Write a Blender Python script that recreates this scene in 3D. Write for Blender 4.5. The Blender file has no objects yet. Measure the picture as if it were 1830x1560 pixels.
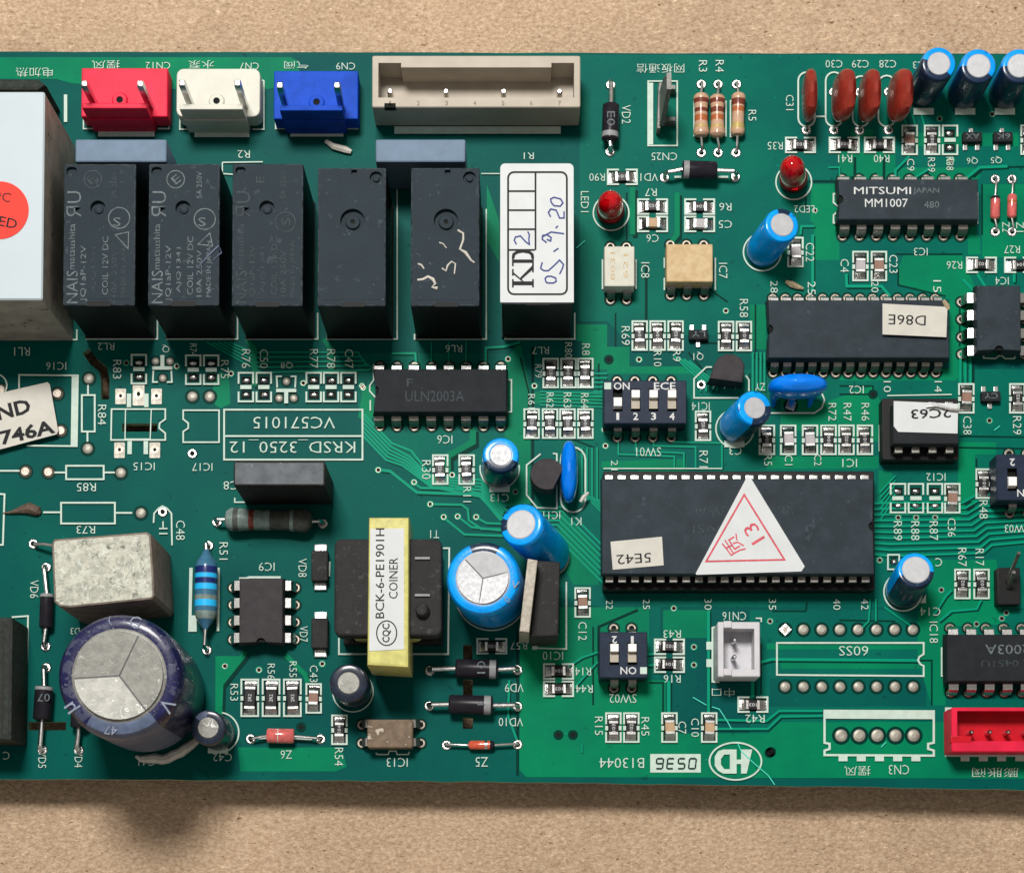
import bpy, math, random
from mathutils import Vector
from mathutils.geometry import tessellate_polygon
random.seed(7)
S = bpy.context.scene
COL = S.collection
# ---------------------------------------------------------------- camera
# All lengths below are in "units" of 1/12.7 mm (100 units = 1 scene unit); the board top is z = 0.
W, H = 1830, 1560
F = 3810.0; TILT = math.atan(0.05); PPX, PPY = 920.0, 1460.0
CX, CY, CZ = 920.0, -1650.0, 3770.0
fw = (0, math.sin(TILT), -math.cos(TILT)); upv = (0, math.cos(TILT), math.sin(TILT))
def U(px, py, z=0.0):
    dx = px - PPX; v = py - PPY
    dy = fw[1]*F - upv[1]*v; dz = fw[2]*F - upv[2]*v
    s = (z - CZ)/dz
    return (CX + dx*s, CY + dy*s, z)
cam = bpy.data.cameras.new('camera'); camo = bpy.data.objects.new('camera', cam); COL.objects.link(camo)
camo.location = (CX/100, CY/100, CZ/100); camo.rotation_euler = (TILT, 0, 0)
cam.sensor_fit = 'HORIZONTAL'; cam.sensor_width = 36; cam.lens = F/W*36
cam.shift_x = (W/2-PPX)/W; cam.shift_y = (PPY-H/2)/W
cam.clip_start = 1; cam.clip_end = 500
S.camera = camo
# ---------------------------------------------------------------- light: one window-sized lamp, soft room light
wd = bpy.data.worlds.new('World'); S.world = wd; wd.use_nodes = True
bg = wd.node_tree.nodes['Background']; bg.inputs[0].default_value = (1.0, 0.93, 0.84, 1); bg.inputs[1].default_value = 0.31
la = bpy.data.lights.new('window_light', 'AREA'); la.shape = 'RECTANGLE'; la.size = 15; la.size_y = 12; la.energy = 53000
la.color = (1.0, 0.965, 0.92)
lo = bpy.data.objects.new('window_light', la); COL.objects.link(lo)
lo.location = (1.5, 15.0, 60.0)
lo.rotation_euler = (Vector((9.0, -7.5, 0)) - Vector(lo.location)).to_track_quat('-Z', 'Y').to_euler()
S.view_settings.view_transform = 'Standard'; S.view_settings.look = 'None'
S.view_settings.exposure = 0; S.view_settings.gamma = 1

# ---------------------------------------------------------------- materials
MATS = {}
def mat(name, col, rough=0.5, metal=0.0, var=0.0, vscale=6.0, bump=0.0, bscale=60.0, col2=None, spec=0.14, coat=0.0,
        spots=None, veins=None, trans=0.0, sss=0.0, emis=0.0, rvar=0.0):
    m = bpy.data.materials.new(name); m.use_nodes = True; nt = m.node_tree; p = nt.nodes['Principled BSDF']
    p.inputs['Base Color'].default_value = (*col, 1); p.inputs['Roughness'].default_value = rough
    p.inputs['Metallic'].default_value = metal; p.inputs['Specular IOR Level'].default_value = spec
    p.inputs['Coat Weight'].default_value = coat; p.inputs['Coat Roughness'].default_value = 0.12
    p.inputs['Transmission Weight'].default_value = trans
    if sss: p.inputs['Subsurface Weight'].default_value = sss; p.inputs['Subsurface Scale'].default_value = 0.1
    tc = nt.nodes.new('ShaderNodeTexCoord'); L = nt.links.new
    def noise(sc, det=4, ro=0.6):
        n = nt.nodes.new('ShaderNodeTexNoise'); n.inputs['Scale'].default_value = sc; n.inputs['Detail'].default_value = det
        n.inputs['Roughness'].default_value = ro; L(tc.outputs['Object'], n.inputs['Vector']); return n
    out = None
    if var or col2:
        n = noise(vscale); r = nt.nodes.new('ShaderNodeMapRange'); L(n.outputs['Fac'], r.inputs['Value'])
        r.inputs['From Min'].default_value = 0.35; r.inputs['From Max'].default_value = 0.65
        mx = nt.nodes.new('ShaderNodeMix'); mx.data_type = 'RGBA'; L(r.outputs[0], mx.inputs['Factor'])
        c2 = col2 or tuple(max(0, c*(1-var)) for c in col)
        mx.inputs['A'].default_value = (*col, 1); mx.inputs['B'].default_value = (*c2, 1); out = mx.outputs['Result']
    if spots:                                   # (colour, scale, threshold)
        for sc_, ssc, th in spots:
            n = noise(ssc, 3, 0.55); r = nt.nodes.new('ShaderNodeMapRange'); L(n.outputs['Fac'], r.inputs['Value'])
            r.inputs['From Min'].default_value = th; r.inputs['From Max'].default_value = th+0.05
            mx = nt.nodes.new('ShaderNodeMix'); mx.data_type = 'RGBA'; L(r.outputs[0], mx.inputs['Factor'])
            if out: L(out, mx.inputs['A'])
            else: mx.inputs['A'].default_value = (*col, 1)
            mx.inputs['B'].default_value = (*sc_, 1); out = mx.outputs['Result']
    for vc, vs_, vw, vm in (veins or []):       # thin scratches: (colour, scale, width, how much of the surface)
        n = noise(vs_, 2, 0.5); n.inputs['Distortion'].default_value = 1.2
        a1 = nt.nodes.new('ShaderNodeMath'); a1.operation = 'SUBTRACT'; L(n.outputs['Fac'], a1.inputs[0]); a1.inputs[1].default_value = 0.5
        a2 = nt.nodes.new('ShaderNodeMath'); a2.operation = 'ABSOLUTE'; L(a1.outputs[0], a2.inputs[0])
        r = nt.nodes.new('ShaderNodeMapRange'); L(a2.outputs[0], r.inputs['Value']); r.inputs['From Min'].default_value = 0; r.inputs['From Max'].default_value = vw
        r.inputs['To Min'].default_value = 1; r.inputs['To Max'].default_value = 0
        n2 = noise(vs_*1.7, 2, 0.5); r2_ = nt.nodes.new('ShaderNodeMapRange'); L(n2.outputs['Fac'], r2_.inputs['Value']); r2_.inputs['From Min'].default_value = vm; r2_.inputs['From Max'].default_value = vm+0.06
        mu = nt.nodes.new('ShaderNodeMath'); mu.operation = 'MULTIPLY'; L(r.outputs[0], mu.inputs[0]); L(r2_.outputs[0], mu.inputs[1])
        mx = nt.nodes.new('ShaderNodeMix'); mx.data_type = 'RGBA'; L(mu.outputs[0], mx.inputs['Factor'])
        if out: L(out, mx.inputs['A'])
        else: mx.inputs['A'].default_value = (*col, 1)
        mx.inputs['B'].default_value = (*vc, 1); out = mx.outputs['Result']
    if out: L(out, p.inputs['Base Color'])
    if rvar:
        n = noise(vscale*2.3); r = nt.nodes.new('ShaderNodeMapRange'); L(n.outputs['Fac'], r.inputs['Value'])
        r.inputs['From Min'].default_value = 0.3; r.inputs['From Max'].default_value = 0.7
        r.inputs['To Min'].default_value = max(0.05, rough-rvar); r.inputs['To Max'].default_value = min(1, rough+rvar)
        L(r.outputs[0], p.inputs['Roughness'])
    if bump:
        n = noise(bscale, 5, 0.7); b = nt.nodes.new('ShaderNodeBump'); b.inputs['Strength'].default_value = bump
        b.inputs['Distance'].default_value = 0.02; L(n.outputs['Fac'], b.inputs['Height']); L(b.outputs[0], p.inputs['Normal'])
    MATS[name] = m; return m
dust = ((0.20, 0.22, 0.21), 26, 0.70)
mat('solder_mask', (0.0, 0.088, 0.071), 0.45, spec=0.035, vscale=0.5, bump=0.05, bscale=9, col2=(0.0, 0.066, 0.062), spots=[((0.0,0.24,0.20), 22, 0.70), ((0.0,0.05,0.05), 5, 0.66)])
mat('copper_mid', (0.0, 0.125, 0.084), 0.45, spec=0.035, vscale=0.6, bump=0.05, bscale=9, col2=(0.0, 0.092, 0.076), spots=[((0.0,0.28,0.20), 22, 0.70), ((0.0,0.075,0.06), 5, 0.66)])
mat('copper_pour', (0.0, 0.195, 0.085), 0.45, spec=0.035, vscale=0.6, bump=0.04, bscale=9, col2=(0.0, 0.145, 0.075), spots=[((0.0,0.34,0.21), 22, 0.70), ((0.0,0.12,0.06), 5, 0.66)])
mat('mask_channel_shade', (0.0, 0.030, 0.022), 0.45, spec=0.03)
mat('copper_trace', (0.0, 0.25, 0.145), 0.45, spec=0.05)
mat('fr4_edge', (0.30, 0.36, 0.24), 0.7, var=0.4, vscale=8)
mat('silk_white', (0.50, 0.62, 0.55), 0.6, var=0.12, vscale=9)
mat('solder', (0.60, 0.60, 0.58), 0.26, metal=1.0, var=0.3, vscale=14, bump=0.35, bscale=30)
mat('solder_dull', (0.36, 0.32, 0.27), 0.42, metal=0.8, var=0.4, vscale=14, bump=0.3, bscale=22)
mat('pad_tin', (0.38, 0.36, 0.31), 0.45, metal=0.35, var=0.35, vscale=10, bump=0.25, bscale=20)
mat('tin', (0.70, 0.70, 0.69), 0.27, metal=1.0, var=0.25, vscale=12, bump=0.12, bscale=24)
mat('blade_metal', (0.20, 0.20, 0.19), 0.5, metal=0.6, var=0.4, vscale=12, bump=0.4, bscale=20)
mat('tin_dull_shaded', (0.30, 0.29, 0.27), 0.42, metal=1.0, var=0.3, vscale=12, bump=0.2, bscale=24)
mat('hole_dark', (0.004, 0.006, 0.005), 0.7)
mat('black_plastic', (0.030, 0.033, 0.036), 0.52, var=0.35, vscale=3, bump=0.35, bscale=70, spots=[dust])
mat('black_matte', (0.020, 0.019, 0.020), 0.62, spec=0.25, var=0.3, vscale=4, bump=0.5, bscale=60, spots=[((0.11,0.11,0.10), 26, 0.68), ((0.040,0.040,0.038), 9, 0.62)])
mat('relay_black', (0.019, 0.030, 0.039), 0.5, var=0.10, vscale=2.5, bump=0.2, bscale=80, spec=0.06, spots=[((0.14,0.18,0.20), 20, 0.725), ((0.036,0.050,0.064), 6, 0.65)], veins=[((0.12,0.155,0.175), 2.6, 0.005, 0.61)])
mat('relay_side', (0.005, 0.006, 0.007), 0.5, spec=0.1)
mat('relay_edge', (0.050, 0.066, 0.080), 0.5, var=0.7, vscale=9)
mat('chip_grey', (0.027, 0.039, 0.050), 0.5, spec=0.10, var=0.3, vscale=3, bump=0.3, bscale=80, spots=[((0.13,0.16,0.17), 20, 0.74), ((0.038,0.056,0.070), 4, 0.66)], veins=[((0.08,0.11,0.12), 2.2, 0.004, 0.62)])
mat('chip_dark', (0.014, 0.017, 0.021), 0.55, spec=0.12, spots=[((0.09,0.10,0.10), 24, 0.70)], var=0.3, vscale=4, bump=0.4, bscale=60)
mat('socket', (0.006, 0.006, 0.007), 0.5, spec=0.2)
mat('print_grey', (0.15, 0.18, 0.195), 0.6, var=0.5, vscale=14)
mat('print_faint', (0.045, 0.060, 0.070), 0.6, var=0.5, vscale=14)
mat('print_bright', (0.62, 0.64, 0.64), 0.6, var=0.2, vscale=10)
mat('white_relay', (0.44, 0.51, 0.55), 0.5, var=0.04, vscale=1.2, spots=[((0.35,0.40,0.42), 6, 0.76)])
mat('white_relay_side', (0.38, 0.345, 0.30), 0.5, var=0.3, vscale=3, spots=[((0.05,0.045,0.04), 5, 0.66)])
mat('red_sticker', (0.80, 0.035, 0.02), 0.5)
mat('ink', (0.012, 0.012, 0.014), 0.6)
mat('ink_blue', (0.035, 0.05, 0.20), 0.6)
mat('ink_red', (0.62, 0.10, 0.13), 0.6, var=0.3, vscale=12)
mat('paper_white', (0.56, 0.59, 0.60), 0.65, var=0.06, vscale=3, bump=0.1, bscale=20, spots=[((0.42,0.42,0.40), 9, 0.72)])
mat('paper_cream', (0.53, 0.52, 0.47), 0.65, var=0.1, vscale=4, bump=0.1, bscale=20, spots=[((0.36,0.34,0.30), 10, 0.72)])
mat('red_nylon', (0.70, 0.014, 0.055), 0.45, var=0.2, vscale=3, bump=0.12, bscale=18, sss=0.12)
mat('red_nylon_deep', (0.55, 0.006, 0.018), 0.40, var=0.2, vscale=3, bump=0.12, bscale=18, sss=0.1)
mat('white_nylon', (0.58, 0.58, 0.51), 0.42, var=0.08, vscale=3, bump=0.1, bscale=18, sss=0.1)
mat('blue_nylon', (0.012, 0.075, 0.52), 0.5, spec=0.06, var=0.25, vscale=3, bump=0.15, bscale=18, sss=0.05)
mat('ivory_nylon', (0.42, 0.375, 0.31), 0.45, var=0.12, vscale=2.5, bump=0.12, bscale=18, spots=[((0.40,0.36,0.30), 8, 0.66)])
mat('jst_white', (0.54, 0.54, 0.57), 0.45, var=0.08, vscale=5, bump=0.1, bscale=18, sss=0.08)
mat('film_blue', (0.14, 0.205, 0.29), 0.5, var=0.15, vscale=4, bump=0.2, bscale=40)
mat('film_grey', (0.12, 0.135, 0.15), 0.55, var=0.35, vscale=5, bump=0.3, bscale=40, spots=[((0.34,0.36,0.38), 12, 0.69)])
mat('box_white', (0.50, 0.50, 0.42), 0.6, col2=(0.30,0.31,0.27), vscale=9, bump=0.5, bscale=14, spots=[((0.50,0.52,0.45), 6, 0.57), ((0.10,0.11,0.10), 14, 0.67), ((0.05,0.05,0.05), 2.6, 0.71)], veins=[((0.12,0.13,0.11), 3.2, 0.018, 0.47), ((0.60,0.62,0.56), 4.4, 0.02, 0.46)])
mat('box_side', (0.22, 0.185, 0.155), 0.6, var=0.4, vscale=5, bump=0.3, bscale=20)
mat('sleeve_blue', (0.0, 0.33, 0.92), 0.3, var=0.25, vscale=5, bump=0.3, bscale=9, coat=0.3, spots=[((0.0,0.10,0.36), 9, 0.66)])
mat('sleeve_stripe', (0.008, 0.022, 0.055), 0.32, coat=0.3, veins=[((0.20,0.30,0.40), 5, 0.012, 0.55)])
mat('sleeve_navy', (0.013, 0.014, 0.070), 0.33, var=0.4, vscale=4, bump=0.2, bscale=20, coat=0.25, spots=[((0.16,0.19,0.22), 18, 0.64), ((0.05,0.055,0.10), 5, 0.56)])
mat('sleeve_mark', (0.10, 0.13, 0.21), 0.35, var=0.3, vscale=6)
mat('sleeve_dark', (0.016, 0.024, 0.045), 0.30, var=0.4, vscale=6, coat=0.3, spots=[((0.10,0.13,0.17), 16, 0.69)])
mat('alu', (0.46, 0.47, 0.49), 0.5, metal=0.25, var=0.12, vscale=7, bump=0.12, bscale=30, rvar=0.12)
mat('alu_old', (0.27, 0.27, 0.25), 0.48, metal=0.35, var=0.25, vscale=7, bump=0.25, bscale=20, spots=[((0.56,0.58,0.56), 9, 0.70), ((0.20,0.20,0.18), 5, 0.66)], veins=[((0.62,0.63,0.62), 3.0, 0.010, 0.52)])
mat('groove', (0.10, 0.10, 0.10), 0.6, metal=0.4)
mat('film_red', (0.25, 0.026, 0.016), 0.27, var=0.25, vscale=5, bump=0.12, bscale=12, coat=0.4)
mat('ceramic_blue', (0.0, 0.19, 0.82), 0.20, var=0.15, vscale=5, bump=0.08, bscale=10, coat=0.6)
mat('led_red', (0.86, 0.004, 0.010), 0.12, var=0.4, vscale=8, coat=0.6, sss=0.2, trans=0.45)
mat('led_rim_shaded', (0.10, 0.003, 0.004), 0.3, coat=0.1)  # rim colour darkened to paint the shade below the dome
mat('opto_white', (0.56, 0.56, 0.48), 0.5, var=0.12, vscale=6, bump=0.15, bscale=40)
mat('opto_tan', (0.42, 0.29, 0.14), 0.42, var=0.25, vscale=6, bump=0.15, bscale=30, col2=(0.52,0.40,0.23))
mat('opto_brown', (0.20, 0.145, 0.10), 0.5, var=0.45, vscale=6, bump=0.4, bscale=20, spots=[((0.45,0.40,0.33), 6, 0.62)])
mat('tape_yellow', (0.58, 0.55, 0.18), 0.30, var=0.25, vscale=6, bump=0.25, bscale=8, coat=0.4)
mat('resistor_black', (0.020, 0.020, 0.022), 0.35, var=0.3, vscale=12)
mat('cap_tan', (0.46, 0.32, 0.19), 0.5, var=0.2, vscale=14)
mat('cap_brown', (0.27, 0.16, 0.12), 0.5, var=0.2, vscale=14)
mat('cap_grey', (0.42, 0.40, 0.41), 0.5, var=0.2, vscale=14)
mat('res_tan', (0.50, 0.32, 0.21), 0.33, var=0.15, vscale=9, coat=0.4)
mat('res_brown', (0.15, 0.035, 0.022), 0.33, coat=0.4)
mat('res_orange', (0.36, 0.105, 0.035), 0.33, coat=0.4)
mat('res_gold', (0.50, 0.38, 0.14), 0.33, metal=0.3, coat=0.4)
mat('res_blue', (0.045, 0.15, 0.25), 0.33, var=0.2, vscale=9, coat=0.4)
mat('res_sky', (0.02, 0.42, 0.80), 0.33, coat=0.4)
mat('res_navy', (0.01, 0.02, 0.12), 0.33, coat=0.4)
mat('res_grey', (0.20, 0.27, 0.25), 0.42, var=0.4, vscale=9, coat=0.2)
mat('res_darkgrey', (0.075, 0.085, 0.075), 0.5, var=0.4, vscale=9)
mat('glass_pink', (0.66, 0.14, 0.13), 0.16, var=0.35, vscale=12, coat=0.8)
mat('glass_orange', (0.62, 0.10, 0.05), 0.18, var=0.3, vscale=16, coat=0.8)
mat('diode_black', (0.018, 0.016, 0.022), 0.30, var=0.3, vscale=8)
mat('diode_band', (0.26, 0.27, 0.28), 0.4, var=0.2, vscale=8)
mat('to_black', (0.040, 0.036, 0.040), 0.55, var=0.3, vscale=6, bump=0.3, bscale=50)
mat('switch_body', (0.016, 0.026, 0.050), 0.45, spec=0.1, var=0.25, vscale=6, bump=0.15, bscale=30)
mat('switch_knob', (0.80, 0.80, 0.77), 0.4)
mat('sticker_box', (0.55, 0.66, 0.62), 0.6)
mat('sleeve_print', (0.24,0.28,0.36), 0.5, var=0.4, vscale=10)
mat('charcoal', (0.030, 0.038, 0.032), 0.6, var=0.5, vscale=9, bump=0.4, bscale=30)
mat('glue', (0.55, 0.53, 0.48), 0.35, var=0.2, vscale=8, bump=0.4, bscale=14)
mat('lint_brown', (0.42, 0.35, 0.22), 0.8, var=0.4, vscale=20, bump=0.6, bscale=40)
mat('burnt', (0.14, 0.10, 0.075), 0.6, var=0.5, vscale=14, bump=0.6, bscale=20)
mat('scratch', (0.06, 0.55, 0.42), 0.6)
# kraft paper
m = mat('kraft', (0.50, 0.37, 0.26), 0.85, spots=None)
nt = m.node_tree; p = nt.nodes['Principled BSDF']; tc = nt.nodes.new('ShaderNodeTexCoord'); L = nt.links.new
def kn(sc, det, ro, stretch=(1,1,1)):
    mp = nt.nodes.new('ShaderNodeMapping'); mp.inputs['Scale'].default_value = stretch; L(tc.outputs['Object'], mp.inputs['Vector'])
    n = nt.nodes.new('ShaderNodeTexNoise'); n.inputs['Scale'].default_value = sc; n.inputs['Detail'].default_value = det
    n.inputs['Roughness'].default_value = ro; L(mp.outputs[0], n.inputs['Vector']); return n
def kramp(n, stops):
    r = nt.nodes.new('ShaderNodeValToRGB'); L(n.outputs['Fac'], r.inputs['Fac']); e = r.color_ramp.elements
    e[0].position, e[0].color = stops[0][0], (*stops[0][1], 1); e[1].position, e[1].color = stops[-1][0], (*stops[-1][1], 1)
    for s_ in stops[1:-1]: x = e.new(s_[0]); x.color = (*s_[1], 1)
    return r
r1 = kramp(kn(12, 6, 0.78, (1, 1.4, 1)), [(0.30, (0.31,0.21,0.135)), (0.5, (0.51,0.37,0.255)), (0.70, (0.72,0.57,0.425))])
r2 = kramp(kn(0.7, 3, 0.5), [(0.3, (0.93,0.91,0.88)), (0.7, (1.06,1.04,1.01))])
r3 = kramp(kn(8, 2, 0.5, (1, 2.0, 1)), [(0.28, (1.4,1.4,1.4)), (0.34, (1,1,1)), (0.68, (1,1,1)), (0.74, (0.45,0.36,0.28))])
mx = nt.nodes.new('ShaderNodeMix'); mx.data_type = 'RGBA'; mx.blend_type = 'MULTIPLY'; mx.inputs['Factor'].default_value = 1
L(r1.outputs[0], mx.inputs['A']); L(r2.outputs[0], mx.inputs['B'])
mx2 = nt.nodes.new('ShaderNodeMix'); mx2.data_type = 'RGBA'; mx2.blend_type = 'MULTIPLY'; mx2.inputs['Factor'].default_value = 1
L(mx.outputs['Result'], mx2.inputs['A']); L(r3.outputs[0], mx2.inputs['B']); L(mx2.outputs['Result'], p.inputs['Base Color'])
b = nt.nodes.new('ShaderNodeBump'); b.inputs['Strength'].default_value = 1.0; b.inputs['Distance'].default_value = 0.06
L(kn(11, 5, 0.7, (1, 1.3, 1)).outputs['Fac'], b.inputs['Height']); L(b.outputs[0], p.inputs['Normal'])

# ---------------------------------------------------------------- mesh builder
class MB:
    def __init__(s): s.v = []; s.f = []; s.m = []; s.mats = []
    def mi(s, name):
        if name not in s.mats: s.mats.append(name)
        return s.mats.index(name)
    def add(s, vs, fs, m):
        o = len(s.v); s.v += [tuple(v) for v in vs]; k = s.mi(m)
        for f in fs: s.f.append([o+i for i in f]); s.m.append(k)
    def poly(s, pts, z, m):                      # flat polygon, any winding, faces up
        a = sum(pts[i][0]*pts[(i+1) % len(pts)][1]-pts[(i+1) % len(pts)][0]*pts[i][1] for i in range(len(pts)))
        if a < 0: pts = pts[::-1]
        s.add([(p[0], p[1], z) for p in pts], [list(range(len(pts)))], m)
    def holed(s, outer, holes, z, m, up=True):
        loops = [[Vector((p[0], p[1], 0)) for p in l] for l in [outer]+holes]
        tris = tessellate_polygon(loops); vs = [(q.x, q.y, z) for l in loops for q in l]; fs = []
        for t in tris:
            a, b_, c = [vs[i] for i in t]
            cr = (b_[0]-a[0])*(c[1]-a[1])-(b_[1]-a[1])*(c[0]-a[0])
            if abs(cr) < 1e-9: continue
            fs.append(list(t) if (cr > 0) == up else list(t)[::-1])
        s.add(vs, fs, m)
    def prism(s, pts, z0, z1, m, ch=0.0, mtop=None, bottom=False, z2=None, nch=2):
        # pts: list of (x, y); ch: rounding of the upper edge; z2: base points may be given too
        n = len(pts); a = sum(pts[i][0]*pts[(i+1) % n][1]-pts[(i+1) % n][0]*pts[i][1] for i in range(n))
        if a < 0: pts = pts[::-1]
        rings = [[(x, y, z0) for x, y in pts]]
        if ch > 0:
            for k in range(nch+1):
                t = k/nch*math.pi/2; ins = ch*(1-math.cos(t)); zz = z1-ch+ch*math.sin(t)
                rings.append([(x, y, zz) for x, y in inset(pts, ins)])
        else: rings.append([(x, y, z1) for x, y in pts])
        s.loft(rings, m, top=mtop or m, bottom=bottom)
    def loft(s, rings, m, top=None, bottom=False):
        n = len(rings[0]); vs = [q for r in rings for q in r]; fs = []
        for k in range(len(rings)-1):
            for i in range(n):
                j = (i+1) % n; fs.append([k*n+i, k*n+j, (k+1)*n+j, (k+1)*n+i])
        s.add(vs, fs, m)
        if top: s.add(rings[-1], [list(range(n))], top)
        if bottom: s.add(rings[0], [list(range(n))[::-1]], m)
    def box(s, x0, y0, x1, y1, z0, z1, m, ch=0.0, mtop=None, bottom=False):
        s.prism([(min(x0,x1), min(y0,y1)), (max(x0,x1), min(y0,y1)), (max(x0,x1), max(y0,y1)), (min(x0,x1), max(y0,y1))], z0, z1, m, ch, mtop, bottom)
    def lathe(s, p0, p1, prof, m, n=32, cap0=True, cap1=True, mtop=None, sq=1.0, mfun=None):
        # prof: list of (t along 0..1, radius)
        a = Vector(p0); b_ = Vector(p1); ax = b_-a; d = ax.normalized()
        x = d.cross(Vector((0, 1, 0)) if abs(d.y) < 0.9 else Vector((1, 0, 0))).normalized(); y = d.cross(x)
        if abs(d.z) > 0.5: x = Vector((1,0,0)) - d*d.x; x.normalize(); y = d.cross(x)
        rings = []
        for t, r in prof:
            c = a+ax*t; rings.append([tuple(c+(x*math.cos(2*math.pi*i/n)+y*math.sin(2*math.pi*i/n)*sq)*r) for i in range(n)])
        if mfun:
            o = len(s.v); s.v += [q for r in rings for q in r]
            for k in range(len(rings)-1):
                for i in range(n):
                    j = (i+1) % n; s.f.append([o+k*n+i, o+k*n+j, o+(k+1)*n+j, o+(k+1)*n+i]); s.m.append(s.mi(mfun(k, i/n)))
        else: s.loft(rings, m)
        if cap0: s.add(rings[0], [list(range(n))[::-1]], m)
        if cap1: s.add(rings[-1], [list(range(n))], mtop or m)
        return rings
    def tube(s, pts, r, m, n=10, cap=True):
        pts = [Vector(q) for q in pts]; rings = []
        for i, q in enumerate(pts):
            d = (pts[min(i+1, len(pts)-1)]-pts[max(i-1, 0)]).normalized()
            x = d.cross(Vector((0.3, 0.9, 0.31)) if abs(d.y) < 0.8 else Vector((1, 0, 0.1))).normalized(); y = d.cross(x)
            if i and rings: 
                # keep rings aligned
                x0 = (Vector(rings[-1][0])-pts[i-1]).normalized(); x = (x0-d*x0.dot(d)).normalized(); y = d.cross(x)
            rr = r[i] if isinstance(r, (list, tuple)) else r
            rings.append([tuple(q+(x*math.cos(2*math.pi*k/n)+y*math.sin(2*math.pi*k/n))*rr) for k in range(n)])
        s.loft(rings, m)
        if cap: s.add(rings[0], [list(range(n))[::-1]], m); s.add(rings[-1], [list(range(n))], m)
    def annulus(s, cx, cy, r0, r1, z, m, n=20):
        vs = [(cx+r*math.cos(2*math.pi*i/n), cy+r*math.sin(2*math.pi*i/n), z) for r in (r0, r1) for i in range(n)]
        s.add(vs, [[i, n+i, n+(i+1) % n, (i+1) % n] for i in range(n)], m)
    def disc(s, cx, cy, r, z, m, n=20): s.poly([(cx+r*math.cos(2*math.pi*i/n), cy+r*math.sin(2*math.pi*i/n)) for i in range(n)], z, m)
    def line(s, pts, w, z, m, closed=False):
        P = [Vector((p[0], p[1])) for p in pts]; n = len(P); Lf = []; Rt = []
        for i in range(n):
            a = P[i-1] if (i > 0 or closed) else None; c = P[(i+1) % n] if (i < n-1 or closed) else None
            d1 = (P[i]-a).normalized() if a is not None else None; d2 = (c-P[i]).normalized() if c is not None else None
            if d1 is None: d1 = d2
            if d2 is None: d2 = d1
            t = d1+d2; t = t.normalized() if t.length > 1e-6 else d1; nn = Vector((-t.y, t.x))
            k = 1/max(0.35, nn.dot(Vector((-d1.y, d1.x)))); Lf.append(P[i]+nn*w/2*k); Rt.append(P[i]-nn*w/2*k)
        vs = [(q.x, q.y, z) for q in Lf]+[(q.x, q.y, z) for q in Rt]; fs = []
        for i in range(n if closed else n-1):
            j = (i+1) % n; fs.append([n+i, n+j, j, i])
        s.add(vs, fs, m)
    def text(s, body, c, h, m, rot=0.0, L=None, z=None, bold=0.0, up=None):
        vs, fs, (w0, h0) = glyphs(body, bold); sy = h/h0; sx = (L/w0) if L else sy*0.92
        ca, sa = math.cos(math.radians(rot)), math.sin(math.radians(rot))
        zz = c[2] if z is None else z
        s.add([(c[0]+ca*x*sx-sa*y*sy, c[1]+sa*x*sx+ca*y*sy, zz) for x, y in vs], fs, m)
    def mesh(s, name, ang=35):
        me = bpy.data.meshes.new(name)
        me.from_pydata([(x/100, y/100, z/100) for x, y, z in s.v], [], s.f)
        for n_ in s.mats: me.materials.append(MATS[n_])
        me.polygons.foreach_set('material_index', s.m)
        me.update(); me.validate()
        me.polygons.foreach_set('use_smooth', [True]*len(me.polygons)); me.set_sharp_from_angle(angle=math.radians(ang))
        return me
def inset(pts, d):
    n = len(pts); out = []
    for i in range(n):
        a = Vector(pts[i-1]); b_ = Vector(pts[i]); c = Vector(pts[(i+1) % n])
        d1 = (b_-a).normalized(); d2 = (c-b_).normalized(); n1 = Vector((-d1.y, d1.x)); n2 = Vector((-d2.y, d2.x))
        t = (n1+n2); t = t/max(0.3, 1+n1.dot(n2)); out.append((b_.x+t.x*d, b_.y+t.y*d))
    return out
GC = {}
def glyphs(body, bold):
    k = (body, bold)
    if k in GC: return GC[k]
    c = bpy.data.curves.new('glyph', 'FONT'); c.body = body; c.resolution_u = 2; c.offset = bold; c.align_x = 'LEFT'
    o = bpy.data.objects.new('glyph', c); COL.objects.link(o); dg = bpy.context.evaluated_depsgraph_get()
    me = bpy.data.meshes.new_from_object(o.evaluated_get(dg))
    xs = [v.co.x for v in me.vertices]; ys = [v.co.y for v in me.vertices]
    x0, x1, y0, y1 = min(xs), max(xs), min(ys), max(ys); cx, cy = (x0+x1)/2, (y0+y1)/2
    vs = [(v.co.x-cx, v.co.y-cy) for v in me.vertices]; fs = []
    for p_ in me.polygons:
        f = list(p_.vertices); a = sum(vs[f[i]][0]*vs[f[(i+1) % len(f)]][1]-vs[f[(i+1) % len(f)]][0]*vs[f[i]][1] for i in range(len(f)))
        fs.append(f if a > 0 else f[::-1])
    bpy.data.objects.remove(o); bpy.data.curves.remove(c); bpy.data.meshes.remove(me)
    GC[k] = (vs, fs, (x1-x0, y1-y0)); return GC[k]

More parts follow.
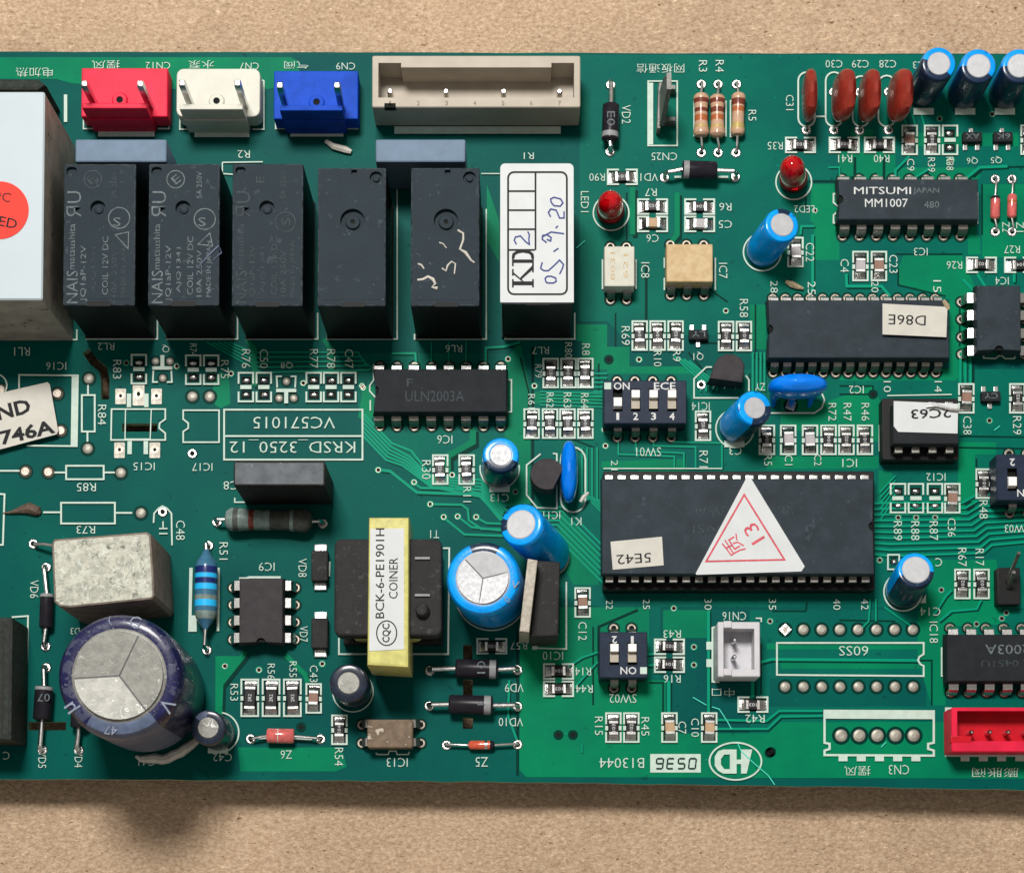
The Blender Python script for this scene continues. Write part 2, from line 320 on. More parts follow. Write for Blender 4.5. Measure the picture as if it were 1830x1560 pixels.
def obj(name, mb, parent=None, label=None, cat=None, group=None, kind=None, loc=None, rz=0.0, scale=None):
    me = mb if isinstance(mb, bpy.types.Mesh) else mb.mesh(name)
    o = bpy.data.objects.new(name, me); COL.objects.link(o)
    if parent is not None: o.parent = parent
    if loc is not None: o.location = (loc[0]/100, loc[1]/100, loc[2]/100)
    o.rotation_euler = (0, 0, rz)
    if scale: o.scale = scale
    for k, v in (('label', label), ('category', cat), ('group', group), ('kind', kind)):
        if v: o[k] = v
    return o
def rect(x0, y0, x1, y1, z):
    a = U(x0, y1, z); b_ = U(x1, y0, z); return a[0], a[1], b_[0], b_[1]
def rpoly(x0, y0, x1, y1, r, n=5, corners=(1,1,1,1)):   # rounded rectangle, world xy, ccw from lower left
    out = []
    for k, (cx, cy, a0) in enumerate([(x0+r, y0+r, 180), (x1-r, y0+r, 270), (x1-r, y1-r, 0), (x0+r, y1-r, 90)]):
        if not corners[k]: out.append([(x0,y0),(x1,y0),(x1,y1),(x0,y1)][k]); continue
        for i in range(n+1):
            t = math.radians(a0+90*i/n); out.append((cx+r*math.cos(t), cy+r*math.sin(t)))
    return out
def circ(cx, cy, r, n=24, sq=1.0): return [(cx+r*math.cos(2*math.pi*i/n), cy+r*sq*math.sin(2*math.pi*i/n)) for i in range(n)]

# ---------------------------------------------------------------- kraft paper sheet under the board
GAP = -95.0
mb = MB(); nx, ny = 150, 130; vs = []; fs = []
def wav(x, y): return 4*math.sin(x*0.0041+1.0)*math.cos(y*0.0049)+2.2*math.sin(x*0.011+y*0.007)+1.5*math.sin(y*0.017-x*0.005)
for j in range(ny+1):
    for i in range(nx+1):
        x = -1800+i*(5500/nx); y = 1700-j*(5000/ny); vs.append((x, y, GAP+wav(x, y)-2))
for j in range(ny):
    for i in range(nx): a = j*(nx+1)+i; fs.append([a, a+nx+1, a+nx+2, a+1])
mb.add(vs, fs, 'kraft'); obj('paper_sheet', mb, kind='structure', label='brown kraft paper surface under the green circuit board')

# ---------------------------------------------------------------- the board
slots = []   # routed slots: rounded polygons in photo pixels
def slot_line(pts, w):
    P = [U(*q)[:2] for q in pts]; h = MB(); h.line(P, w, 0, 'ink'); n = len(P)
    L_ = [h.v[i][:2] for i in range(n)]; R_ = [h.v[n+i][:2] for i in range(n)]
    slots.append(L_+R_[::-1])
slot_line([(218,764),(281,764)], 15)
slot_line([(154,627),(166,645),(184,660),(188,678),(188,714)], 15)
slot_line([(50,1297),(118,1297)], 15)
slot_line([(836,1152),(836,1178)], 17); slot_line([(836,1214),(836,1244)], 17); slot_line([(836,1282),(836,1302)], 18)
edge = [(-400, 93)] + [(x, 93 + (x/1830)*4 + random.uniform(-.6, .6)) for x in range(0, 1831, 70)] + [(2300, 98), (2300, 1420)]
edge += [(x, 1391+0.006*x+(max(0, x-900)/930.0)*9 + random.uniform(-1.3, 1.3)) for x in range(1830, -1, -45)] + [(-400, 1388)]
E2 = [U(*q)[:2] for q in edge]
mb = MB(); mb.holed(E2, slots, 0, 'solder_mask'); mb.holed(E2, slots, -20, 'solder_mask', up=False)
for loop in [E2]+slots:
    n = len(loop); a = sum(loop[i][0]*loop[(i+1) % n][1]-loop[(i+1) % n][0]*loop[i][1] for i in range(n)); lp = loop if a > 0 else loop[::-1]
    if loop is not E2: lp = lp[::-1]
    mb.add([(x, y, -20) for x, y in lp]+[(x, y, 0) for x, y in lp], [[i, (i+1) % n, n+(i+1) % n, n+i] for i in range(n)], 'fr4_edge')
board = obj('circuit_board', mb, label='long green circuit board crowded with relays, chips and capacitors on brown paper', cat='circuit board')
ZC = [0.5]
def nz(): ZC[0] += 0.004; return ZC[0]
mat('tab_metal', (0.36, 0.33, 0.28), 0.5, metal=0.3, var=0.3, vscale=14, bump=0.3, bscale=20)
# copper areas under the mask
cu = MB()
def pour(pts, m='copper_pour'): cu.poly([U(*q)[:2] for q in pts], nz(), m)
pour([(1036,99),(2300,99),(2300,640),(1340,640),(1340,600),(1110,600),(1085,575),(1036,575)], 'copper_mid')
pour([(955,640),(1180,668),(1340,660),(2300,660),(2300,1090),(1560,1085),(1075,1085),(955,1060)], 'copper_mid')
pour([(1060,1085),(1180,1085),(1180,1260),(1060,1260)], 'copper_mid'); pour([(1340,1090),(2300,1090),(2300,1390),(1340,1390)], 'copper_mid')
pour([(640,632),(950,632),(950,780),(905,905),(700,800),(640,735)], 'copper_mid')
pour([(1375,1212),(1655,1212),(1655,1262),(1375,1262)],'solder_mask'); pour([(1205,1190),(1262,1190),(1262,1290),(1205,1290)],'solder_mask')
pour([(930,1130),(1000,1130),(1000,1085),(1160,1085),(1160,1215),(1190,1215),(1190,1310),(1372,1310),(1395,1290),(1690,1290),(1690,1345),(2200,1345),(2200,1392),(940,1388),(928,1375)])
pour([(1185,1090),(1270,1090),(1270,1140),(1185,1140)])
pour([(-400,103),(520,103),(535,112),(535,148),(480,160),(305,160),(130,150),(100,142),(-400,140)])
pour([(1030,580),(1085,580),(1085,660),(1060,660),(1060,650),(1040,650),(1040,610),(1030,610)])
pour([(1085,620),(1125,620),(1125,655),(1240,655),(1240,668),(1085,668)])
pour([(1450,330),(1500,330),(1500,465),(1455,465),(1455,400),(1448,395)])
pour([(1615,455),(1720,455),(1720,462),(1745,520),(1745,560),(1720,600),(1720,680),(1500,680),(1500,660),(1697,660),(1697,535),(1605,510),(1605,480)])
pour([(1340,545),(1369,545),(1369,625),(1340,625)]); pour([(1520,232),(1560,232),(1560,246),(1520,246)])
pour([(1500,272),(1600,272),(1600,300),(1740,300),(1752,315),(1740,330),(1745,420),(1752,425),(1752,455),(1730,455),(1725,330),(1500,316)])
pour([(1755,330),(2000,330),(2000,460),(1755,460)])
pour([(1630,1000),(1780,1000),(1790,1060),(1790,1115),(1690,1120),(1690,1260),(1665,1260),(1640,1180),(1640,1095),(1660,1060)])
pour([(1715,790),(1780,790),(1780,812),(1742,812),(1742,900),(1712,930),(1700,930),(1712,860)], )
pour([(1720,600),(1738,635),(1720,680)]); pour([(395,662),(410,680),(412,722),(395,730),(385,725),(380,700),(383,680)])
pour([(425,1335),(610,1335),(620,1370),(600,1378),(430,1378)]); pour([(385,1172),(430,1172),(400,1215),(385,1290)])
pour([(870,330),(892,395),(892,470),(870,430)]); pour([(905,640),(930,612),(948,700),(948,900),(905,905),(902,770)])
pour([(650,690),(668,690),(668,740),(660,760),(640,745)])
pour([(1560,620),(1600,620),(1600,618),(1560,618)])
pour([(1370,1150),(1650,1150),(1650,1160),(1370,1160)]); pour([(1395,1180),(1645,1180),(1645,1195),(1395,1195)])
pour([(1570,840),(1595,845),(1590,920),(1570,900)]); pour([(940,700),(1075,700),(1070,720),(940,722)])
pour([(1620,238),(1820,238),(1820,262),(1620,262)]); pour([(1230,850),(1075,835),(1075,825),(1225,820)])
pour([(1000,905),(1070,985),(1070,1045),(1025,1045),(1000,1000)])
pour([(1370,815),(1570,815),(1570,838),(1370,838)]); pour([(1395,705),(1470,720),(1560,690),(1575,720),(1570,790),(1395,765)])
# darker channels round ground areas
for pts in ([(925,1385),(925,1130),(1000,1128)], [(952,620),(952,990)], [(1155,470),(1155,620)], [(1445,325),(1500,325)], [(1500,300),(1500,330)],
            [(1140,1090),(1070,1120),(1070,1205)]):
    cu.line([U(*q)[:2] for q in pts], 5, nz(), 'mask_channel_shade')
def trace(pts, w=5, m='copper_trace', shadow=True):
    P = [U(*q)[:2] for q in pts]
    if shadow: cu.line([(x+w*0.55, y-w*0.6) for x, y in P], w*0.9, nz(), 'mask_channel_shade')  # darker offset line paints a cast shadow beside the trace
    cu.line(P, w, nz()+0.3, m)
# bus running from the big chip to the middle
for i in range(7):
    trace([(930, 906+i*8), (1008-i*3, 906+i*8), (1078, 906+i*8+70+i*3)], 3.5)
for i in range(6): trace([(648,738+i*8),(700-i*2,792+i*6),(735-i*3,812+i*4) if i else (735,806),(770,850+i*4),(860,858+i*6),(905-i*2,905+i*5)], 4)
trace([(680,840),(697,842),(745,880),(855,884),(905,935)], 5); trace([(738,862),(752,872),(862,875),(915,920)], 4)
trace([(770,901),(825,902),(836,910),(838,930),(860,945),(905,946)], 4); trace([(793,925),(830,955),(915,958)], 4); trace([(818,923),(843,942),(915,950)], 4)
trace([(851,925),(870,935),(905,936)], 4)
trace([(845,765),(845,790),(800,815),(800,845)], 11, 'copper_pour')
for pts in ([(1440,345),(1440,372),(1448,380)], [(1350,545),(1350,640),(1385,655)], [(1240,612),(1292,614)], [(1215,640),(1240,672),(1262,690)], [(1230,630),(1262,668)],
            [(1500,690),(1560,690)], [(1740,648),(1740,690)], [(1560,690),(1560,705),(1500,705)], [(1715,780),(1880,782)], [(1712,800),(1880,803)], [(1745,820),(1745,835)],
            [(1600,1110),(1500,1108)], [(1060,1120),(1060,1260)], [(1160,1220),(1185,1220),(1185,1275)], [(1380,1092),(1440,1092),(1442,1076)], [(1340,668),(1340,700)],
            [(1755,330),(1755,420)], [(1740,318),(1760,300),(1880,298)], [(1600,455),(1720,455)], [(1605,480),(1605,510),(1690,530)], [(1715,535),(1715,620)],
            [(960,905),(1000,905),(1075,985)], [(955,780),(1010,780),(1062,800)], [(1070,700),(1070,650)], [(1200,470),(1300,540)], [(1120,345),(1120,430)],
            [(1640,1180),(1665,1180),(1665,1260)], [(1360,1150),(1360,1240)], [(930,640),(945,700),(945,780)], [(1100,560),(1100,620)]):
    cu.line([U(*q)[:2] for q in pts], 3.2, nz(), 'mask_channel_shade')
# fan-out to the right of the big chip
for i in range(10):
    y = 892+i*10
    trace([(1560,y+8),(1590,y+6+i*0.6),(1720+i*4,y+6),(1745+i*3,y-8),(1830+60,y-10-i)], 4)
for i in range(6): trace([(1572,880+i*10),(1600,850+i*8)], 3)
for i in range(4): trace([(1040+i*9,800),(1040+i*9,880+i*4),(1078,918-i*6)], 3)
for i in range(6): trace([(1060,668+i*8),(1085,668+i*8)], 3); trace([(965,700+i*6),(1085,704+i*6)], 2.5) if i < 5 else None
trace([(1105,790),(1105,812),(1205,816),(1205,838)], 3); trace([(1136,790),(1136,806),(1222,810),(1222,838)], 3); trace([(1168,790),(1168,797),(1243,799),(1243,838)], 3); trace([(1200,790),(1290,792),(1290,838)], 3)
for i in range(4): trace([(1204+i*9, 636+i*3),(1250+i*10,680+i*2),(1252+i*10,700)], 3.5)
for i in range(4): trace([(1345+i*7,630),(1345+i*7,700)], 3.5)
# west cluster under the relays
for i in range(5): trace([(410-i*10,612),(452+i*4,650+i*9-20),(640+i*5,630+i*8),(655+i*3,655)], 2.6)
trace([(440,606),(455,625),(455,690)], 9, 'copper_pour'); trace([(578,606),(592,625),(592,670)], 9, 'copper_pour')
trace([(700,632),(742,632),(744,652)], 4); trace([(868,655),(868,622),(900,620),(930,612)], 4)
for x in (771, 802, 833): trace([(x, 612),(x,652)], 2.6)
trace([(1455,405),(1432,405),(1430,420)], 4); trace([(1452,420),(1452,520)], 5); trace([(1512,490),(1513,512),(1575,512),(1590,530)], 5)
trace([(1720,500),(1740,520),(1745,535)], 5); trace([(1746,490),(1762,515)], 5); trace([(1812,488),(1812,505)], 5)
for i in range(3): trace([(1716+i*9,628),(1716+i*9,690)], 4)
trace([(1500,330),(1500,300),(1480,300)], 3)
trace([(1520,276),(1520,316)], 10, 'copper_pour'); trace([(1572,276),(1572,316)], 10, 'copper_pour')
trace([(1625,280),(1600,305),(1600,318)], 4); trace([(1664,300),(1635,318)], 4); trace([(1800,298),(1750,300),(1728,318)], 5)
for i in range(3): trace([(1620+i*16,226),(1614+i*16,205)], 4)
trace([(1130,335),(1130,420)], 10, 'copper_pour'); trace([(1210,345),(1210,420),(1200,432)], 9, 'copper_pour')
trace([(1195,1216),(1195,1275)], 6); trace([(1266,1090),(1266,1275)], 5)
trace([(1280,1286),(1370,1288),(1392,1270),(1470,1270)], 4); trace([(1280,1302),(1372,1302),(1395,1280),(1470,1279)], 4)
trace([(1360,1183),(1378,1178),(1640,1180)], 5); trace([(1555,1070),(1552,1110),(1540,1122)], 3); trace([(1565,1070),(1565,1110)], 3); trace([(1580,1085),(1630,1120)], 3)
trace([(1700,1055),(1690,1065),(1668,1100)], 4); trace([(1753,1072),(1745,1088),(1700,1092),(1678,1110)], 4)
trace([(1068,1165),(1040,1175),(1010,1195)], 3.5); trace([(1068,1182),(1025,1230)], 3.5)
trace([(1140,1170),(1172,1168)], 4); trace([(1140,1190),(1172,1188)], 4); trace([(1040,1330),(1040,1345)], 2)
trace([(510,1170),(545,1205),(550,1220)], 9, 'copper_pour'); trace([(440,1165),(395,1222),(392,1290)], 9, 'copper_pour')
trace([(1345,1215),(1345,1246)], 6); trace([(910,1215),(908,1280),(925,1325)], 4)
obj('copper_layer', cu, board, kind='stuff')

# ---------------------------------------------------------------- silk screen
sk = MB(); SZ = 1.6
def sl(pts, w=3.2, closed=False): sk.line([U(*q)[:2] for q in pts], w, nz()+1.1, 'silk_white', closed)
def sb(x0, y0, x1, y1, w=3.2): sl([(x0,y0),(x1,y0),(x1,y1),(x0,y1)], w, True)
def sc(cx, cy, r, w=3.0, a0=0, a1=360, n=32):
    c = U(cx, cy); full = a1-a0 >= 360; k = n if full else n+1
    sk.line([(c[0]+r*math.cos(math.radians(a0+(a1-a0)*i/n)), c[1]+r*math.sin(math.radians(a0+(a1-a0)*i/n))) for i in range(k)], w, nz()+1.1, 'silk_white', full)
def st(s, cx, cy, rot=180, h=14, L=None, m='silk_white', b=-0.008):
    sk.text(s, U(cx, cy), h, m, rot, L, z=nz()+1.25, bold=b)
D = 180; V = -90
for a in [('R41',1510,285),('R40',1575,285),('Q6',1737,288,D,13,20),('Q5',1780,287,D,13,20),('C30',1490,116),('C29',1537,116),('C28',1586,116),('C3',1641,118,D,13,20),
    ('R35',1385,262),('LED2',1437,375,D,13,36),('IC3',1645,451),('R26',1705,475),('R27',1808,447),('IC4',1790,503,D,14,24),('IC2',1530,697,D,14,26),('CN25',1187,281,D,14,46),
    ('VD1',1160,318),('R90',1067,318),('R7',1163,345,D,14,21),('R6',1296,371,D,14,22),('C5',1296,402,D,14,24),('C6',1166,427,D,14,22),('R1',945,280,D,12,18),('R2',436,277,D,14,22),
    ('RL1',40,629,D,15,28),('RL2',190,620,D,13,30),('RL6',811,624,D,13,30),('RL7',966,627,D,13,30),('IC16',101,655,D,14,36),('Q',297,624,D,14,13),('Q8',513,653,D,12,22),
    ('VC571015',526,756,D,21,146),('KRSD_3250_12',523,798,D,24,224),('IC15',258,834,D,14,38),('IC17',362,835,D,14,36),('R85',155,871,D,15,34),('R73',154,947,D,14,33),
    ('C8',413,868,D,15,26),('IC6',795,786,D,15,27),('C13',893,890,D,14,33),('IC11',986,921,D,14,30),('IC1',1518,828,D,15,26),('SW01',1159,808,D,16,44),
    ('IC14',1252,727,D,15,32),('Q1',1248,637,D,15,18),('C3',1314,806,D,15,22),('IC9',477,1013,D,15,28),('T1',777,955,D,14,16),('IC10',988,1172,D,15,36),
    ('R57',927,1154,D,13,30),('VD9',919,1229,D,15,33),('VD10',913,1290,D,15,43),('Z5',861,1361,D,17,22),('IC13',710,1362,D,16,37),('Z6',512,1348,D,15,20),
    ('C42',398,1353,D,14,34),('C41',263,1361,D,14,30),('R14',1042,1200,D,14,28),('R44',1044,1231,D,14,30),('SW02',1113,1248,D,16,48),('R43',1201,1133,D,14,31),
    ('R16',1201,1213,D,14,30),('B13044',1111,1363,D,18,79),('CN16',1312,1101,D,15,42),('R42',1349,1284,D,14,34),('C14',1662,1093,D,15,36),('IC12',1672,853,D,14,34),
    ('SW03',1816,945,D,14,42),('60SS',1525,1163,D,17,52),('CN3',1606,1375,D,17,36),('摆风',1532,1377,D,17,46),('摆风',190,117,D,15,50),('CN12',283,119,D,13,44),
    ('水泵',360,117,D,15,46),('CN7',446,120,D,13,34),('气阀',530,118,D,14,44),('CN9',618,120,D,13,34),('网板通信',1180,124,D,17,86),('电加热',62,131,D,17,66),
    ('膨胀阀',1778,1380,D,17,82),('中口',1292,1237,D,15,40),('C',1677,1005,D,15,12),('K1',1030,932,D,14,18),('ZY',1358,692,D,13,18),('C',12,1350,D,14,12),
    ('VD2',1119,206,V,16,34),('R3',1256,120,V,15,21),('R4',1286,120,V,15,22),('R5',1344,208,V,14,20),('LED1',1045,362,V,14,38),('C31',1411,185,V,14,28),
    ('C9',1627,296,V,13,22),('R39',1664,296,V,13,26),('R38',1697,294,V,13,24),('Z2',1797,407,V,13,18),('Z1',1822,407,V,13,18),('C22',1447,452,V,15,34),
    ('C4',1509,476,V,15,24),('C23',1596,473,V,15,33),('IC8',1153,484,V,15,28),('IC7',1292,485,V,15,28),('R58',1329,552,V,15,33),('R69',1118,601,V,15,34),
    ('R10',1175,642,V,14,28),('R9',1209,637,V,14,20),('R83',210,661,V,15,34),('R84',183,742,V,15,36),('R75',402,661,V,14,33),('R74',346,626,V,12,22),('R76',440,642,V,15,34),
    ('C50',472,642,V,15,34),('R77',561,642,V,15,34),('R78',592,642,V,15,34),('C47',624,642,V,15,34),('R80',1016,627,V,13,28),('R81',1047,629,V,14,28),
    ('R79',962,664,V,12,24),('R61',950,718,V,12,26),('R62',983,716,V,13,27),('R63',1014,716,V,14,27),('R64',1045,717,V,14,27),('R30',762,840,V,16,34),
    ('R11',835,884,V,14,28),('C48',323,948,V,16,35),('R51',400,985,V,15,31),('VD6',62,1053,V,15,32),('VD8',541,1015,V,15,33),('VD7',543,1133,V,14,28),
    ('R71',1257,821,V,15,30),('R72',1487,737,V,14,32),('R47',1514,737,V,14,32),('R46',1546,737,V,14,32),('C38',1728,761,V,15,33),('R29',1817,761,V,15,33),
    ('R48',1757,911,V,15,33),('R89',1604,949,V,15,34),('R88',1635,949,V,15,34),('R87',1668,949,V,15,34),('C36',1700,943,V,14,33),('R67',1719,996,V,15,33),
    ('R17',1750,996,V,15,30),('IC18',1668,1130,V,15,38),('R53',419,1237,V,14,30),('R56',485,1200,V,13,28),('R55',524,1196,V,13,28),('C43',561,1204,V,14,30),
    ('R54',606,1352,V,15,32),('C12',1041,1128,V,15,33),('R15',1070,1297,V,14,33),('R45',1153,1298,V,14,33),('C7',1219,1300,V,14,22),('C10',1242,1300,V,14,33),
    ('VD5',76,1357,V,14,30),('VD4',141,1356,V,14,30),('R5',1372,823,V,14,20),('C1',1409,823,V,14,18),('C2',1461,823,V,13,20),('28',1383,514,V,13,22),('25',1450,516,V,14,24),
    ('20',1563,514,V,13,20),('15',1674,513,V,14,22),('10',1585,692,V,13,20),('14',1676,692,V,13,20),('22',1089,1081,V,12,16),('25',1155,1080,V,12,18),
    ('30',1265,1080,V,13,20),('35',1380,1080,V,13,20),('40',1495,1080,V,13,20),('42',1545,1080,V,13,20),('21',1098,832,V,12,18),('VD3',140,1128,D,12,26),('SW',1364,1100,D,10,6)]:
    if a[0] == 'SW': continue
    st(*a)
# date code block and maker's oval
c = rect(1162,1347,1252,1380,0); sk.box(c[0], c[1], c[2], c[3], 1.0, 2.2, 'silk_white')
SEG = {'0':'abcdef','5':'afgcd','3':'abgcd','6':'afgcde'}
for i_, dg_ in enumerate('0536'):
    cx_, cy_ = 1236-i_*19.5, 1364
    Sg = {'a':((-6,9),(6,9)),'b':((6,9),(5,0)),'c':((5,0),(4,-9)),'d':((-8,-9),(4,-9)),'e':((-7,0),(-8,-9)),'f':((-6,9),(-7,0)),'g':((-7,0),(5,0))}
    for k_ in SEG[dg_]:
        (xa, ya), (xb, yb) = Sg[k_]; f_ = 0.86
        m1, m2 = (xa+xb)/2, (ya+yb)/2; xa, ya, xb, yb = m1+(xa-m1)*f_, m2+(ya-m2)*f_, m1+(xb-m1)*f_, m2+(yb-m2)*f_
        sk.line([U(cx_-xa, cy_+ya)[:2], U(cx_-xb, cy_+yb)[:2]], 2.4, nz()+2.2, 'mask_channel_shade')
cc = U(1314,1360); sk.line([(cc[0]+46*math.cos(t*math.pi/24), cc[1]+33*math.sin(t*math.pi/24)) for t in range(48)], 3, nz()+1.1, 'silk_white', True)
def SP(pts, m='silk_white', holes=()): sk.holed([U(*q)[:2] for q in pts], [[U(*q)[:2] for q in h] for h in holes], nz()+1.2, m)
SP([(1277,1352),(1283,1342),(1292,1339),(1316,1339),(1316,1357),(1324,1357),(1324,1339),(1344,1339),(1334,1382),(1324,1382),(1324,1365),(1316,1365),(1316,1382),(1292,1382),(1283,1377),(1277,1368)],
   holes=[[(1294,1348),(1304,1348),(1304,1374),(1294,1374),(1288,1366),(1288,1356)]])
# outlines
sb(401,733,648,822); sl([(403,780),(646,780)])
for x0, x1 in ((155,282),(299,425),(441,568),(585,710),(741,869),(903,1027)):
    sl([(x0,598),(x0,607),(x1,607),(x1,560)], 2.6)
sl([(710,608),(710,330)], 2.2); sl([(869,608),(869,375)], 2.2)
sl([(0,608),(138,608),(138,590)], 2.6)
for x0, y0, x1, y1 in ((147,707,170,772),(119,833,186,857),(110,899,206,936)): sb(x0,y0,x1,y1)
for p_ in ([(158,689),(158,706)],[(157,773),(157,790)],[(98,845),(118,845)],[(187,845),(206,845)],[(78,916),(109,916)],[(207,917),(237,917)],[(0,842),(36,842)],[(-2,883),(9,884),(6,974),(-2,974)]): sl(p_)
sl([(35,695),(35,671),(140,672),(138,798),(48,797)], 3); sk.poly([U(*q)[:2] for q in [(129,674),(140,674),(138,797),(127,797)]], nz()+1.1, 'silk_white')
sl([(199,787),(200,732),(296,732),(296,750),(286,757),(285,766),(296,775),(296,787)], 2.8, True); sl([(225,733),(224,786)], 2); sl([(271,733),(269,786)], 2); sl([(225,786),(268,786)], 3.4)
sl([(392,734),(392,791),(328,791),(328,772),(337,766),(337,757),(328,750),(328,734)], 2.8, True)
sl([(275,935),(276,918),(284,909),(291,905),(299,909),(307,918),(308,975)], 2.8); sl([(285,945),(300,945)], 2.4); sl([(292,932),(292,943)], 2.4); sl([(285,954),(300,954)], 2.4)
sl([(22,1103),(51,1101),(46,1325),(20,1325)], 3)
sl([(420,890),(420,898),(560,898)], 2.4)
sl([(792,980),(803,980),(801,1169),(606,1169),(606,1140)], 3); sl([(737,1165),(737,1200),(728,1200)], 2.4)
sl([(1012,1040),(1012,1160),(953,1158)], 2.8); sk.poly([U(*q)[:2] for q in [(951,1145),(960,1145),(960,1161),(951,1161)]], nz()+1.1, 'silk_white')
sb(1389,1149,1650,1208) if False else sl([(1388,1149),(1650,1149),(1650,1169),(1642,1174),(1640,1180),(1644,1187),(1650,1190),(1650,1208),(1388,1206)], 3.2, True)
sk.poly([U(*q)[:2] for q in [(1471,1268),(1670,1269),(1670,1285),(1471,1284)]], nz()+1.1, 'silk_white')
sl([(1473,1284),(1473,1327),(1482,1329),(1482,1338),(1473,1341),(1473,1349),(1668,1350),(1668,1341),(1658,1338),(1658,1329),(1668,1327),(1668,1284)], 4)
for i in range(5):
    x = 1506+i*32.5; sk.poly([U(*q)[:2] for q in [(x-8,1351),(x+8,1351),(x+8,1360),(x-8,1360)]], nz()+1.1, 'silk_white')
    x = 1724+i*32.5; sk.poly([U(*q)[:2] for q in [(x-8,1351),(x+8,1351),(x+8,1360),(x-8,1360)]], nz()+1.1, 'silk_white')
sl([(1700,1266),(1690,1266),(1690,1350),(1900,1350)], 4)
sl([(1350,1105),(1360,1105),(1360,1112)], 2.4); sl([(1282,1120),(1273,1122),(1273,1218),(1285,1219)], 3.4)
for y in (1154,1185): sk.poly([U(*q)[:2] for q in [(1262,y-7),(1273,y-7),(1273,y+7),(1262,y+7)]], nz()+1.1, 'silk_white')
for x in (1430,1484,1530,1583): pass
def capsule(cx, y0, y1, r):
    pts = [(cx+r*math.cos(t*math.pi/8), y0+r-r*math.sin(t*math.pi/8)) for t in range(9)]+[(cx-r*math.cos(t*math.pi/8), y1-r+r*math.sin(t*math.pi/8)) for t in range(9)]
    sl(pts, 3, True)
capsule(1441,131,228,15); capsule(1490,131,228,15); capsule(1538,138,228,15); capsule(1584,137,228,15); sl([(1456,210),(1474,210)], 3); capsule(1024,800,916,22)
sl([(1370,739),(1455,739),(1468,730),(1473,716),(1468,703),(1460,697)], 2.8); sc(1412,724,1,1)
sl([(1265,750),(1240,750),(1240,680),(1262,658)], 2.8) if False else sl([(1320,712),(1240,712),(1240,678),(1262,657),(1272,657)], 2.8); sl([(1332,672),(1338,680),(1338,700)], 2.8)
sl([(966,812),(941,832),(941,885),(960,908),(995,909),(995,812),(988,811)], 2.8)
sc(1092,382,32,2.6); sc(1418,327,32,2.6); sc(1362,452,34,2.6); sc(1313,767,34,2.6); sc(1613,1058,34,2.6); sc(878,1063,64,2.2); sc(391,1309,36,2.6,-70,80); sc(983,996,33,2.6,-90,60); sc(631,1236,36,2); sc(893,838,35,2.4,170,370)
sc(-8,690,21,2.6,-70,70)
for x, y in ((893,874),(1312,794),(1650,201),(1724,201),(1795,201),(390,1340)):
    sk.poly([U(*q)[:2] for q in [(x-18,y-6),(x+18,y-6),(x+18,y+6),(x-18,y+6)]], nz()+1.1, 'silk_white')
sk.poly([U(*q)[:2] for q in [(1654,1062),(1654,1078),(1644,1078)]], nz()+1.1, 'silk_white')
sb(1158,147,1210,262,2.6); sk.poly([U(*q)[:2] for q in [(1159,150),(1167,150),(1167,260),(1159,260)]], nz()+1.1, 'silk_white')
sl([(1240,246),(1240,182)], 2.4); sl([(1297,246),(1297,182)], 2.4); sl([(1310,182),(1305,182),(1305,246),(1310,246)], 2.4)
sl([(1205,318),(1217,318)], 4); sl([(1283,318),(1301,318)], 4)
sl([(462,1319),(478,1319)], 3); sl([(525,1320),(558,1321)], 3)
sk.poly([U(*q)[:2] for q in [(339,1015),(345,1015),(343,1100),(352,1100),(352,1129),(337,1129)]], nz()+1.1, 'silk_white'); sl([(391,1015),(390,1128)], 4.5)
sl([(428,1034),(440,1034),(446,1032),(502,1032)], 4); sl([(589,1004),(588,1030)], 4)
sl([(1500,348),(1489,348),(1489,364),(1497,370)], 2.8); sl([(1496,380),(1489,386),(1489,400),(1500,400)], 2.8); sl([(1746,345),(1746,402)], 2.8)
sl([(668,652),(668,680),(661,690),(661,700),(672,712)], 2.6); sl([(662,716),(662,735)], 2.6); sl([(905,680),(914,680),(914,737),(905,737)], 2.6)
sl([(1696,1158),(1682,1158),(1682,1208),(1696,1208)], 2.6)
sl([(1757,632),(1757,641),(1778,642),(1784,637),(1790,637),(1795,642),(1812,642),(1814,636)], 2.4)
sl([(1371,625),(1371,700),(1378,700)], 2) if False else None
sl([(1577,800),(1571,805),(1571,760)], 2.6); sl([(1585,708),(1700,706)], 2.2); sl([(1078,838),(1290,838)], 2)
for x0, x1 in ((1075,1078),(1134,1139)): sl([((x0+x1)/2,465),((x0+x1)/2,518)], 2.6)
sl([(1187,462),(1187,480)],2.6); sl([(1187,498),(1187,520)],2.6); sl([(1278,462),(1278,520)],2.6)
sl([(672,1345),(674,1348),(694,1348),(696,1342),(708,1342),(710,1348),(730,1348),(732,1343)], 2.2)
sl([(115,174),(118,174),(118,220)], 6)
for x0, x1, y1 in ((150,303,232),(322,472,233),(493,640,232)):
    sl([(x1-3,145),(x1,147),(x1,y1),(x1-20,y1)], 2.6); sl([(x0,200),(x0,y1),(x0+30,y1)], 2.4)
    sk.poly([U(*q)[:2] for q in [(x0+26,y1+4),(x1-26,y1+4),(x1-26,y1+14),(x0+26,y1+14)]], nz()+1.1, 'silk_white')
sk.poly([U(*q)[:2] for q in [(705,228),(1002,228),(1002,241),(705,241)]], nz()+1.1, 'silk_white')
sl([(860,312),(893,312)], 1.8); sl([(398,292),(398,312),(425,314)], 2.2); sl([(398,292),(470,291)], 2.2)
